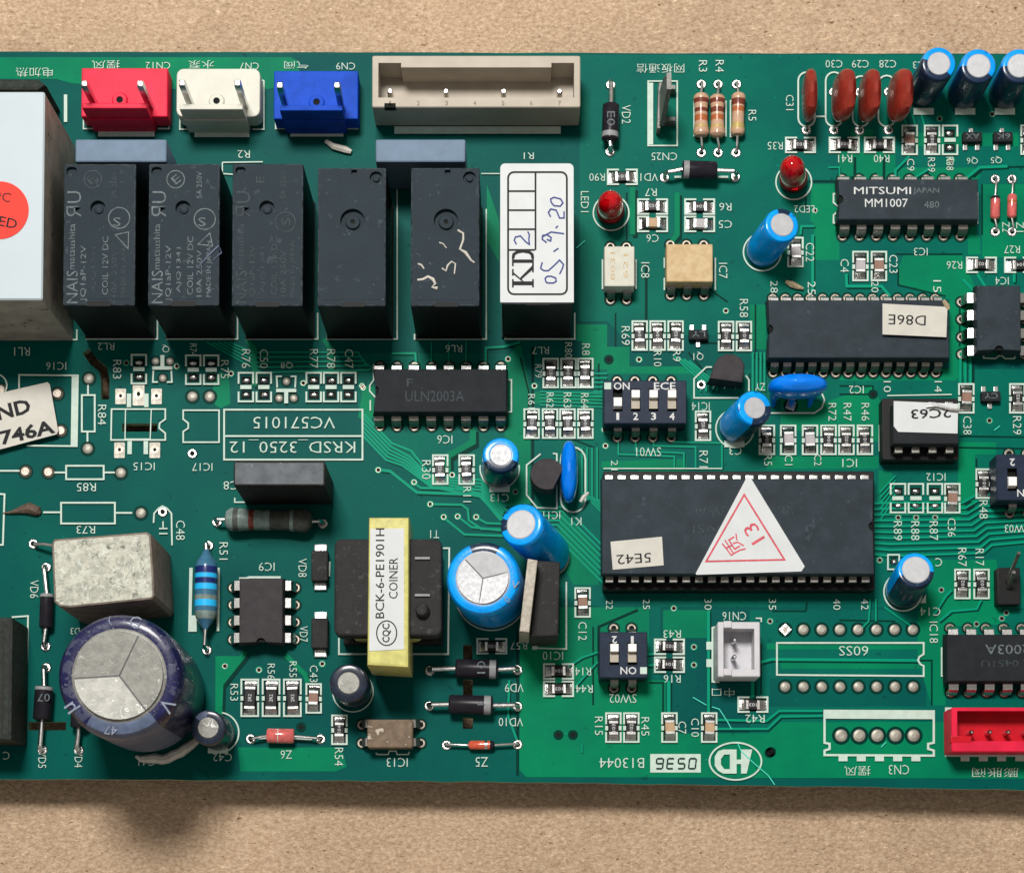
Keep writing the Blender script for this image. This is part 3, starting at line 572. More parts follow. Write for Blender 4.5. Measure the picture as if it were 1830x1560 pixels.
# fine scratches on the mask
for pts in ([(1238,1246),(1262,1260)], [(1272,1263),(1285,1267),(1300,1290),(1307,1303)], [(1318,1328),(1324,1342),(1345,1362),(1372,1385),(1384,1402)], [(1583,1326),(1574,1335)],
            [(1262,1358),(1262,1357)], [(1030,445),(1045,432)], [(1776,770),(1786,762)]):
    sk.line([U(*q)[:2] for q in pts], 1.8, nz()+1.1, 'scratch')

# ---------------------------------------------------------------- pads, vias, solder
def pad_mesh(kind):
    b_ = MB()
    if kind == 'ring': b_.lathe((0,0,0.9), (0,0,3.0), [(0,9.5),(0.45,9.0),(1,7.4)], 'solder', 20, cap0=False, cap1=False); b_.annulus(0,0,4.6,7.4,3.0,'solder'); b_.disc(0,0,5,1.6,'hole_dark')
    if kind == 'diamond':
        b_.prism(circ(0,0,11.5,4), 0.9, 2.8, 'solder'); b_.disc(0,0,4.5,3.1,'solder_dull')
    if kind in ('blob','blob_dull','diamond','big'): b_.annulus(0,0,8,13.5,0.75,'mask_channel_shade',22)
    if kind == 'blob': b_.lathe((0,0,0.8), (0,0,4), [(0,9.3),(0.5,8.4),(0.85,6),(1,3.0)], 'pad_tin', 20, cap0=False)
    if kind == 'blob_dull': b_.lathe((0,0,0.8), (0,0,3), [(0,9.3),(0.5,8.6),(1,5)], 'pad_tin', 20, cap0=False)
    if kind == 'via': b_.annulus(0,0,3.6,6.6,1.2,'copper_trace',16); b_.annulus(0,0,3.4,4.6,1.4,'solder_dull',16); b_.disc(0,0,3.6,1.0,'hole_dark',14)
    if kind == 'hole': b_.annulus(0,0,4.2,9,0.9,'mask_channel_shade',16); b_.disc(0,0,4.2,1.1,'hole_dark',14)
    if kind == 'big': b_.lathe((0,0,0.8), (0,0,4.6), [(0,11),(0.6,9.6),(1,7)], 'solder_dull', 22, cap0=False, cap1=False); b_.annulus(0,0,0.1,7,4.6,'solder_dull')
    if kind == 'square': b_.prism(rpoly(-9.5,-14,9.5,14,1.5,2), 0.8, 2.2, 'pad_tin'); b_.annulus(0,1,3,7.5,2.6,'solder_dull'); b_.disc(0,1,3,2.7,'hole_dark')
    return b_.mesh('pad_'+kind)
PM = {k: pad_mesh(k) for k in ('ring','diamond','blob','blob_dull','via','hole','big','square')}
def pad(kind, x, y, name='solder_pad', rz=None, sc_=None): return obj(name, PM[kind], board, loc=U(x, y, 0), rz=random.uniform(0, 3) if rz is None else rz, scale=sc_)
for x, y in ((1091,153),(1090,272),(1253,152),(1253,274),(1283,152),(1283,274),(1316,152),(1315,274),(1187,318),(1314,317),(1778,321),(1778,415),(1808,321),(1808,415),(448,1320),(573,1320),
             (798,1331),(925,1330),(768,1198),(925,1197),(767,1261),(925,1262),(388,933),(577,936),(373,975),(370,1162),(83,1014),(82,1155),(83,1193),(76,1340),(141,1340),(60,972),(291,915),(1253,688)):
    pad('ring', x, y)
for x, y in ((159,677),(157,802),(216,845),(252,917),(344,709),(375,709)): pad('blob', x, y)
for x, y in ((46,843),(87,844),(103,704),(109,770),(2,697)): pad('big', x, y)
pad('ring', 344, 811); pad('diamond', 1413, 725)
for i in range(8):
    pad('diamond' if i == 0 else 'blob_dull', 1403+i*32.6, 1125, rz=0); pad('blob', 1403+i*32.7, 1227)
for i in range(5): pad('blob' if i > 2 else 'blob_dull', 1503+i*32.4, 1314, sc_=(1.2,1.2,1))
for x, y in ((216,709),(280,709),(214,805),(277,805)): pad('square', x, y, rz=0)
pad('square', 248, 706, rz=0, sc_=(1.1,1.4,1))
for x, y in ((232,800),(261,800),(231,716),(262,716)):
    b_ = MB(); q = rect(x-4,y-12,x+4,y+12,0); b_.box(*q, 1.0, 2.4, 'silk_white'); obj('solder_mask_bar', b_, board)
for x, y in ((676,840),(740,862),(769,901),(793,924),(818,923),(851,924),(1082,797),(1142,643),(1297,556),(1456,377),(1682,1054),(1572,1001),(1240,1156),(1240,1188),(1768,752),(808,849),(649,693),
             (921,879),(226,649),(316,655),(542,685),(413,668),(647,690),(1605,925),(1671,925),(1637,925),(1204,1087),(1376,1110),(1745,1115),(1700,287),(1773,205),(1679,213),
             (463,1197),(576,1186),(402,1190),(1790,1105),(1798,1095),(955,690),(1080,768),(1247,247),(908,642),(1697,288)):
    pad('via', x, y, 'via')
for x, y in ((998,1313),(1024,1313),(1378,1343),(1088,643),(1560,705),(1733,905),(538,1299),(1375,1345)):
    pad('hole', x, y, 'drill_hole')

# ---------------------------------------------------------------- chip resistors and capacitors
def smd_mesh(kind, big=False):
    hw, hl = (9.5, 20) if big else (8.2, 12.5); z = 8 if kind == 'r' else 12
    body = MB(); mcol = {'r':'resistor_black','t':'cap_tan','b':'cap_brown','g':'cap_grey'}[kind]
    body.prism(rpoly(-hw,-hl+4.5,hw,hl-4.5,0.6,1), 0.8, z, mcol, 0.9)
    cap = MB()
    cap.prism(rpoly(-hw-0.3,-2.8,hw+0.3,2.8,0.8,2), 0.8, z+0.5, 'tin', 1.0)
    fil = MB()          # solder fillet, local +y outward
    prof = [(0, z*0.80), (3, z*0.50), (7, z*0.24), (11, z*0.12), (12.5, 0.9)]
    n = 6; rings = []
    for yy, zz in prof:
        w = hw*(1.12 - yy*0.004)
        rings.append([(-w+2*w*i/n, yy, zz*(1-0.35*abs(2*i/n-1)**2)) for i in range(n+1)])
    for k in range(len(rings)-1):
        a = rings[k]; b2 = rings[k+1]
        fil.add(a+b2, [[i+1, i, n+1+i, n+2+i] for i in range(n)], 'solder')
    for sgn in (0, n):
        fil.add([rings[k][sgn] for k in range(len(rings))]+[(rings[k][sgn][0], rings[k][sgn][1], 0.5) for k in range(len(rings)-1, -1, -1)], [list(range(2*len(rings)))], 'solder')
    return body.mesh('chip_body'), cap.mesh('chip_cap'), fil.mesh('fillet'), hl
SM = {}
lab_marks = {'r':'black chip resistor', 't':'tan chip capacitor', 'b':'brown chip capacitor', 'g':'pale grey chip capacitor'}
def smd(cx, cy, o, kind, mark, big=False, faint=False, ftext=None):
    w, h = (30, 65) if big else (26, 51)
    if o == 'h': w, h = (52, 26)
    c = U(cx, cy); rz = 0 if o == 'v' else math.pi/2
    a = sk
    # outline with small gaps at the middle of the long sides
    x0, x1, y0, y1 = cx-w/2, cx+w/2, cy-h/2, cy+h/2
    if o == 'v':
        sl([(x0,cy-6),(x0,y0),(x1,y0),(x1,cy-6)], 3.2); sl([(x0,cy+8),(x0,y1),(x1,y1),(x1,cy+8)], 3.2)
        if kind != 'e': 
            for xx in (x0+1.0, x1-1.0): sl([(xx,cy-3),(xx,cy+5)], 5)
    else:
        sl([(cx-6,y0),(x0,y0),(x0,y1),(cx-6,y1)], 3.2); sl([(cx+6,y0),(x1,y0),(x1,y1),(cx+6,y1)], 3.2)
    # dark bare laminate inside the outline, pads
    if kind == 'e':
        q = rect(cx-w/2+3,cy-3.5,cx+w/2-3,cy+3.5,0); sk.poly([(q[0],q[1]),(q[2],q[1]),(q[2],q[3]),(q[0],q[3])], nz()+1.1, 'silk_white')
        for s_ in (-1, 1):
            b_ = MB(); q = rect(cx-9, cy+s_*13-7, cx+9, cy+s_*13+7, 0); b_.box(*q, 0.6, 1.0, 'hole_dark')
            n = 14; hh = random.uniform(4, 6)
            b_.lathe((c[0], c[1]-s_*13, 0.9), (c[0]+random.uniform(-1,1), c[1]-s_*13, hh), [(0,7.6),(0.5,6.6),(0.85,4.2),(1,2)], 'solder', n, cap0=False, sq=0.75)
            obj('solder_pad', b_, board, label='bare tinned pad of the empty place '+mark if s_ == 1 else None)
        return
    if kind+str(big) not in SM: SM[kind+str(big)] = smd_mesh(kind, big)
    body, cap, fil, hl = SM[kind+str(big)]
    nm = 'chip_resistor' if kind == 'r' else 'chip_capacitor'
    j = random.uniform(-0.05, 0.05)
    r_ = obj(nm, body, board, loc=(c[0]+random.uniform(-.8,.8), c[1]+random.uniform(-.8,.8), 0), rz=rz+j, label=mark)
    for s_ in (1, -1):
        cp = obj('end_cap', cap, r_, loc=(0, s_*(hl-2.6), 0))
        f_ = obj('solder_fillet', fil, r_, loc=(0, s_*(hl), 0), rz=0 if s_ == 1 else math.pi)
    # pads (copper, tinned) lie beneath
    b_ = MB(); q = [(-11,-22.5),(11,-22.5),(11,22.5),(-11,22.5)]
    if big: q = [(x*1.15, y*1.3) for x, y in q]
    b_.poly(q, 0.72, 'hole_dark'); obj('laminate_patch', b_, r_)
    if kind == 'r' and ftext:
        b_ = MB(); b_.text(ftext, (0, 0, 8.35), 6, 'print_bright', 90, 13); obj('printed_code', b_, r_)
def mk(d, k): return '%s in the white outline marked %s' % (lab_marks[k], d)
for cx, cy, o, k, d in [(1625,252,'v','b','C9'),(1665,252,'v','r','R39'),(1697,252,'v','e','R38'),(1430,261,'h','r','R35'),(1508,261,'h','r','R41'),(1571,261,'h','r','R40'),(1112,318,'h','r','R90'),
    (1166,371,'h','r','R7'),(1166,402,'h','t','C6'),(1250,371,'h','r','R6'),(1250,402,'h','g','C5'),(1143,601,'v','r','R69'),(1175,601,'v','r','R10'),(1207,601,'v','r','R9'),(1329,602,'v','r','R58'),
    (1421,452,'v','g','C22'),(1537,477,'v','g','C4'),(1570,477,'v','b','C23'),(1753,475,'h','r','R26'),(1821,475,'h','r','R27'),(1726,713,'v','b','C38'),(1817,713,'v','r','R29'),
    (1604,891,'v','e','R89'),(1636,891,'v','e','R88'),(1670,891,'v','e','R87'),(1701,891,'v','b','C36'),(1757,865,'v','r','R48'),(1256,762,'v','r','R71'),(1370,787,'v','r','R5'),(1408,787,'v','g','C1'),
    (1447,787,'v','g','C2'),(1480,787,'v','r','R72'),(1512,787,'v','r','R47'),(1545,787,'v','r','R46'),(950,758,'v','r','R61'),(983,758,'v','r','R62'),(1014,758,'v','r','R63'),(1046,758,'v','r','R64'),
    (984,668,'v','r','R79'),(1016,668,'v','r','R80'),(1046,668,'v','r','R81'),(787,840,'v','r','R30'),(834,840,'v','r','R11'),(346,662,'v','e','R74'),(378,662,'v','e','R75'),(440,693,'v','e','R76'),
    (472,693,'v','e','C50'),(561,693,'v','e','R77'),(592,693,'v','e','R78'),(623,693,'v','e','C47'),(249,661,'v','e','R83'),(1041,1077,'v','b','C12'),(1719,1044,'v','r','R67'),(1753,1044,'v','r','R17'),
    (561,1248,'v','b','C43'),(607,1304,'v','r','R54'),(998,1200,'h','r','R14'),(998,1231,'h','r','R44'),(879,1155,'h','r','R57'),(1196,1156,'h','r','R43'),(1196,1188,'h','r','R16'),(1096,1300,'v','r','R15'),
    (1128,1300,'v','r','R45'),(1196,1300,'v','t','C7'),(1267,1300,'v','t','C10'),(1345,1259,'h','r','R42')]:
    smd(cx, cy, o, k, d if k == 'e' else mk(d, k), ftext='10%d' % random.randint(1, 4) if k == 'r' else None)
smd(1297,602,'v','r','black chip resistor left of the one marked R58, above the half-round transistor', ftext='472')
smd(1837,252,'v','r','black chip resistor cut by the right photo edge beside the small transistor marked Q5', ftext='103')
for x, d in ((447,'R53'),(485,'R56'),(523,'R55')): smd(x,1247,'v','r','larger black chip resistor in the white outline marked '+d, big=True, ftext='2R2')
sb(1586,992,1606,1018,2.8); b_ = MB(); q = U(1597,1004); b_.lathe((q[0],q[1],0.8),(q[0],q[1],5),[(0,7),(0.6,5.5),(1,2)],'solder',14,cap0=False); obj('solder_pad', b_, board)

# small three-leg transistors
def sot(cx, cy, mark, mk_, legs_up=True):
    c = U(cx, cy); b_ = MB(); b_.prism(rpoly(-17,-9,17,9,1,1), 2, 15, 'chip_dark', 1.5)
    s_ = 1 if legs_up else -1
    r_ = obj('small_transistor', b_, board, loc=c, label=mark)
    t = MB(); t.text(mk_, (0, 1, 15.3), 10, 'print_grey', 180, 24); obj('printed_code', t, r_)
    for x in (-11, 0 if False else 11): 
        l = MB(); l.prism(rpoly(-4,0,4,13,1,1), 0.8, 4, 'tin', 0.8); obj('leg', l, r_, loc=(x, 8*s_, 0), rz=0 if s_ == 1 else math.pi)
    l = MB(); l.prism(rpoly(-4,0,4,12,1,1), 0.8, 4, 'tin', 0.8); obj('leg', l, r_, loc=(0, -8*s_, 0), rz=math.pi if s_ == 1 else 0)
sot(1735,250,'tiny black three-legged transistor marked Q6', 'AX', False); sot(1790,250,'tiny black three-legged transistor marked Q5', '6K', False)
sot(1247,602,'tiny black three-legged transistor marked Q1', 'LY'); sot(1768,712,'tiny black three-legged transistor under the marking Q3', 'CY')
for cx, cy, s_ in ((291,662,1),(512,696,-1)):
    sk.poly([U(*q)[:2] for q in [(cx-18,cy+(-6 if s_ > 0 else 0)),(cx+18,cy+(-6 if s_ > 0 else 0)),(cx+18,cy+(0 if s_ > 0 else 6)),(cx-18,cy+(0 if s_ > 0 else 6))]], nz()+1.1, 'silk_white')
    sl([(cx,cy-s_*2),(cx,cy-s_*26)], 7); sl([(cx-16,cy+s_*2),(cx-17,cy+s_*22),(cx-8,cy+s_*22)], 3); sl([(cx+16,cy+s_*2),(cx+17,cy+s_*22),(cx+8,cy+s_*22)], 3)
    for x, y in ((cx-13,cy-s_*16),(cx+13,cy-s_*16),(cx,cy+s_*14)):
        pad('blob', x, y, sc_=(0.75,0.75,0.9))
obj('silkscreen_print', sk, board, kind='stuff')

# ---------------------------------------------------------------- DIP chips
def pin_mesh(w=13.0, out=9.0, zs=26.0, m='tin', narrow=0.5):
    b_ = MB()   # local: body side at y=0, leg outward +y
    y1 = out; fl = 5.5
    b_.add([(-w/2,0,zs),(w/2,0,zs),(w/2,y1-2,zs-1.5),(-w/2,y1-2,zs-1.5),(w/2,y1,zs-4),(-w/2,y1,zs-4),
            (w/2,y1+fl,zs-17),(-w/2,y1+fl,zs-17),(w*narrow/2,y1+fl,zs-20),(-w*narrow/2,y1+fl,zs-20),(w*narrow/2,y1+fl,0.5),(-w*narrow/2,y1+fl,0.5)],
           [[0,1,2,3],[3,2,4,5],[5,4,6,7],[7,6,8,9],[9,8,10,11]], m)
    b_.add([(-w/2,0,zs-3),(w/2,0,zs-3),(w/2,y1-3,zs-4),(-w/2,y1-3,zs-4),(w*narrow/2,y1+fl-3,0.5),(-w*narrow/2,y1+fl-3,0.5)], [[3,2,1,0],[5,4,2,3]], m)
    for sx in (-1, 1):
        b_.add([(sx*w/2,0,zs),(sx*w/2,y1-2,zs-1.5),(sx*w/2,y1,zs-4),(sx*w/2,y1+fl,zs-17),(sx*w/2,y1+fl-3,zs-17),(sx*w/2,y1-3,zs-4),(sx*w/2,0,zs-3)], [list(range(7)) if sx < 0 else list(range(7))[::-1]], m)
        b_.add([(sx*w*narrow/2,y1+fl,zs-18),(sx*w*narrow/2,y1+fl,0.5),(sx*w*narrow/2,y1+fl-3,0.5),(sx*w*narrow/2,y1+fl-3,zs-18)], [list(range(4)) if sx < 0 else list(range(4))[::-1]], m)
    return b_.mesh('pin')
PINN = pin_mesh(17, 12, 28); PINQ = pin_mesh(17, 9, 27, 'tin_dull_shaded'); PINB = pin_mesh(14, 11, 28, 'tin'); PIND = pin_mesh(14, 8, 26, 'tin_dull_shaded')  # lower rows of some chips get darker tin as painted shade
b_ = MB(); b_.annulus(0,0,7.2,11.5,0.75,'mask_channel_shade',20); b_.lathe((0,0,0.8),(0,0,2.2),[(0,8.6),(0.6,8.2),(1,7.2)],'solder_dull',20,cap0=False,cap1=False); b_.annulus(0,0,5,7.2,2.2,'solder_dull',20); b_.disc(0,0,5.4,1.4,'hole_dark',16)
RINGM = b_.mesh('pad_pin')
def dip_body(x0, y0, x1, y1, zt, m, z0=8, notch='l', taper=4, ch=1.5):
    """tapered package given by its top-face rectangle in the photo at height zt"""
    q = rect(x0, y0, x1, y1, zt); b_ = MB(); zm = (zt+z0)/2
    top = rpoly(q[0], q[1], q[2], q[3], 1.2, 1)
    cx, cy = (q[0]+q[2])/2, (q[1]+q[3])/2
    holes = []; nr = 8.5
    if notch == 'l': nc = (q[0], cy); arc = [(q[0]+nr*math.cos(a), cy+nr*math.sin(a)) for a in [math.radians(-80+160*i/10) for i in range(11)]]
    elif notch == 'r': nc = (q[2], cy); arc = [(q[2]+nr*math.cos(a), cy+nr*math.sin(a)) for a in [math.radians(100+160*i/10) for i in range(11)]]
    elif notch == 'b': nc = (cx, q[1]); arc = [(cx+nr*math.cos(a), q[1]+nr*math.sin(a)) for a in [math.radians(170-160*i/10) for i in range(11)]]
    else: nc = None
    X0, Y0, X1, Y1 = q
    base = [(X0,Y0),(X1,Y0),(X1,Y1),(X0,Y1)]
    if nc is None: outline = base
    elif notch == 'l': outline = [(X0,Y0),(X1,Y0),(X1,Y1),(X0,Y1)]+arc[::-1]
    elif notch == 'r': outline = [(X0,Y0),(X1,Y0)]+arc[::-1]+[(X1,Y1),(X0,Y1)]
    else: outline = [(X0,Y0)]+arc+[(X1,Y0),(X1,Y1),(X0,Y1)]
    n = len(outline)
    def grow(p_, d):   # push outline outward from the centre box
        x, y = p_; return (x+(d if x > X1-12 and abs(x-X1) < 0.01 else (-d if abs(x-X0) < 0.01 else 0)), y+(d if abs(y-Y1) < 0.01 else (-d if abs(y-Y0) < 0.01 else 0)))
    r0 = [(*grow(p_, taper*0.2), z0) for p_ in outline]; r1 = [(*grow(p_, taper), zm) for p_ in outline]; r2 = [(*grow(p_, ch), zt-ch) for p_ in outline]; r3 = [(p_[0], p_[1], zt) for p_ in outline]
    b_.loft([r0, r1, r2, r3], m)
    b_.holed([p_ for p_ in outline], [], zt, m)
    if nc: 
        b_.poly([(x*0.999+nc[0]*0.001, y*0.999+nc[1]*0.001) for x, y in arc], zt-6, 'hole_dark')
    return b_, q, zm
def add_pins(root, xs, ytop, ybot, mesh_t, mesh_b, ring=True, diamond0=None):
    for i, x in enumerate(xs):
        if ytop is not None:
            obj('pin', mesh_t, root, loc=(x, ytop, 0), rz=random.uniform(-.03,.03))
            if ring: obj('solder_ring', RINGM, root, loc=(x, ytop+15.5, 0))
        if ybot is not None:
            obj('pin', mesh_b, root, loc=(x, ybot, 0), rz=math.pi+random.uniform(-.03,.03))
            if ring: obj('solder_ring', RINGM, root, loc=(x, ybot-12.5, 0))
def lin(a, b_, n): return [a+(b_-a)*i/(n-1) for i in range(n)]
# 16-pin amplifier chip
def dip_h(x0, y0, x1, y1, zt, m, npin, px0, px1, label, notch, texts, mt=None, mbm=None, z0=10):
    b_, q, zm = dip_body(x0, y0, x1, y1, zt, m, z0=z0, notch=notch)
    for tx in texts: b_.text(tx[0], U(tx[1], tx[2], zt), tx[4], tx[5], tx[6] if len(tx) > 6 else 0, tx[3], z=zt+0.35)
    r_ = obj('integrated_circuit', b_, board, label=label)
    xs = [U(px, y1, zm)[0] for px in lin(px0, px1, npin)]
    add_pins(r_, xs, q[3]+3.5, q[1]-3.5, mt or PINN, mbm or PINQ)
    return r_, q
dip_h(1499,322,1746,391,50,'chip_grey',8,1510,1722,'sixteen-pin dark grey chip printed MM1007 near the red film capacitors','l',
      [('MITSUMI',1577,341,101,13,'print_bright'),('JAPAN',1655,342,46,12,'print_grey'),('MM1007',1584,363,76,15,'print_bright'),('480',1665,366,27,12,'print_grey')])
dip_h(669,661,904,735,50,'chip_dark',8,677,895,'sixteen-pin black chip printed ULN2003A below the black relays','l',
      [('ULN2003A',777,708,104,19,'print_faint'),('F',733,684,12,14,'print_faint')])
dip_h(1374,538,1694,638,50,'chip_grey',14,1385,1678,'long black twenty-eight-pin chip with a cream paper label reading D86E','l',
      [], PINB, PIND)
dip_h(1694,1135,1955,1216,50,'chip_dark',8,1705,1930,'sixteen-pin black chip printed 2003A cut by the right photo edge','x',
      [('ULN2003A',1830,1160,136,17,'print_grey',180),('CHINA 0451U',1830,1185,150,12,'print_faint',180)], PINN, PINN)
def dip_v(x0, y0, x1, y1, zt, m, label, pys, notch, texts=()):
    b_, q, zm = dip_body(x0, y0, x1, y1, zt, m, z0=10, notch=notch)
    for tx in texts: b_.text(tx[0], U(tx[1], tx[2], zt), tx[4], tx[5], tx[6] if len(tx) > 6 else 0, tx[3], z=zt+0.35)
    r_ = obj('integrated_circuit', b_, board, label=label)
    for py in pys:
        yy = U(x0, py, 22)[1]
        obj('pin', PINN, r_, loc=(q[0]-3.5, yy, 0), rz=math.pi/2); obj('solder_ring', RINGM, r_, loc=(q[0]-19, yy, 0))
        obj('pin', PINN, r_, loc=(q[2]+3.5, yy, 0), rz=-math.pi/2); obj('solder_ring', RINGM, r_, loc=(q[2]+19, yy, 0))
dip_v(429,1035,504,1148,48,'to_black','eight-pin charcoal chip with a bottom notch under the marking IC9',(1047,1078,1109,1140),'b')
dip_v(1748,512,1822,626,48,'chip_grey','eight-pin charcoal chip with a bottom notch under the marking IC4, at the right edge',(534,565,597,628),'b')

# big 42-pin controller in a socket (the chip lifts out, the socket is soldered)
s_ = MB(); q = rect(1078,842,1562,1046,40); s_.prism(rpoly(q[0],q[1]-8,q[2],q[3],3,2), 2, 40, 'socket', 1.5)
sock = obj('chip_socket', s_, board, label='long black socket carrying the widest chip on the board')
ZT = 88
b_, q, zm = dip_body(1077,857,1560,1024,ZT,'chip_grey',z0=52,notch='r',taper=3)
for tx in [('SWAI',1270,913,52,15,'print_faint',180),('NSI',1262,945,46,15,'print_faint',180),('IK',1398,913,20,15,'print_faint',180)]: b_.text(tx[0], U(tx[1],tx[2],ZT), tx[4], tx[5], tx[6], tx[3], z=ZT+0.35)
big = obj('integrated_circuit', b_, label='widest black forty-two-pin chip with a white triangular seal on top', cat='chip')
xs = [U(px, 940, zm)[0] for px in lin(1089, 1547, 21)]
def spin(m, zs):
    t = MB(); w = 14; t.prism([(-w/2,-1),(w/2,-1),(w/2,10),(-w/2,10)], zs-5, zs, m, 1.0, bottom=True); t.prism([(-w/2,5.5),(w/2,5.5),(w/2,8.5),(-w/2,8.5)], 41, zs-5, m); return t.mesh('pin')
SPT = spin('tin', 66); SPB = spin('tin_dull_shaded', 66)  # lower row in the darker tin, shade put into its colour
for x in xs:
    obj('pin', SPT, big, loc=(x, q[3]+2.5, 0)); obj('pin', SPB, big, loc=(x, q[1]-2.5, 0), rz=math.pi)
# socket contact slots
for x in xs:
    t = MB(); yy = q[1]-13; t.box(x-7, yy-4, x+7, yy+4, 40.2, 41.2, 'hole_dark'); obj('contact', t, sock)
def sheet(pts, z, m, th=1.0):
    b2 = MB(); P = [U(*p_, z)[:2] for p_ in pts]; b2.prism(P, z, z+th, m, bottom=True); return b2
t = sheet([(1335,852),(1243,1025),(1245,1027),(1432,1021),(1438,1012),(1342,855)], ZT+0.4, 'paper_white', 1.2); tz = ZT+1.9
t.line([U(*p_, tz)[:2] for p_ in ((1330,884),(1262,1003),(1402,1000))], 3.2, tz, 'ink_red', True)
t.text('13', U(1347,953,tz), 26, 'ink_red', 122, 34, z=tz); t.text('质', U(1311,975,tz), 32, 'ink_red', 122, 34, z=tz)
obj('paper_seal', t, big, label='white triangular paper seal with a red border and the number 13')
t = sheet([(1091,968),(1183,959),(1186,1010),(1095,1018)], ZT+0.4, 'paper_cream', 1.0); t.text('5E42', U(1133,998,ZT+1.6), 17, 'ink', 184, 60, z=ZT+1.7)
obj('paper_label', t, big, label='small cream paper label reading 5E42')
z_ = 51; t = sheet([(1577,543),(1693,549),(1691,603),(1577,598)], z_+6, 'paper_cream', 1.2); t.text('D86E', U(1621,572,z_+7), 18, 'ink', 178, 66, z=z_+7.5, bold=0.0)
obj('paper_label', t, board, label='cream paper label reading D86E, stuck on the long twenty-eight-pin chip')
# eight-pin chip in a socket
s_ = MB(); q = rect(1577,712,1712,822,36); s_.prism(rpoly(q[0],q[1],q[2],q[3],3,2), 2, 36, 'socket', 1.5)
sock2 = obj('chip_socket', s_, board, label='short black socket under the chip labelled 2C63')
b_, q, zm = dip_body(1597,726,1711,792,78,'chip_dark',z0=46,notch='x',taper=3)
sm = obj('integrated_circuit', b_, label='small socketed black chip under a white paper label reading 2C63', cat='chip')
for px in lin(1606,1697,4):
    x = U(px,750,60)[0]; obj('pin', SPT, sm, loc=(x, q[3]+2.5, -8)); obj('pin', SPB, sm, loc=(x, q[1]-2.5, -8), rz=math.pi)
t = sheet([(1597,717),(1712,722),(1711,775),(1605,772),(1597,762)], 79, 'paper_white', 1.2); t.text('2C63', U(1664,739,81), 17, 'ink', 182, 70, z=80.7, bold=0.012)
obj('paper_label', t, sm, label='white paper label reading 2C63')

# optocouplers
def opto(x0, y0, x1, y1, zt, m, label, pxs, texts=()):
    q = rect(x0,y0,x1,y1,zt); b_ = MB(); b_.prism(rpoly(q[0],q[1],q[2],q[3],1.5,1), 10, zt, m, 2.5)
    for tx in texts: b_.text(tx[0], U(tx[1],tx[2],zt), tx[4], tx[5], tx[6], tx[3], z=zt+.3)
    r_ = obj('optocoupler', b_, board, label=label)
    xs = [U(p_, y1, 25)[0] for p_ in pxs]; add_pins(r_, xs, q[3]-2, q[1]+2, PIND, PIND)
    return r_
opto(1080,440,1134,512,48,'opto_white','white four-pin optocoupler beside the marking IC8',(1092,1121),[('8031',1095,476,50,8,'opto_tan',90),('621',1118,476,44,8,'opto_tan',90)])
opto(1191,436,1274,504,48,'opto_tan','tan gold six-pin optocoupler beside the marking IC7',(1200,1229,1260))
q = rect(656,1285,738,1336,40); b_ = MB(); b_.prism(rpoly(q[0],q[1],q[2],q[3],3,1), 8, 40, 'opto_brown', 3)
r_ = obj('optocoupler', b_, board, label='dirty brown optocoupler above the marking IC13')
for yy in (1297,1330):
    for sx in (0, 1):
        y_ = U(700, yy-4, 20)[1]; obj('pin', PIND, r_, loc=(q[0]+2 if sx == 0 else q[2]-2, y_, 0), rz=math.pi/2 if sx == 0 else -math.pi/2)
        obj('solder_ring', RINGM, r_, loc=(q[0]-12 if sx == 0 else q[2]+12, y_, 0))

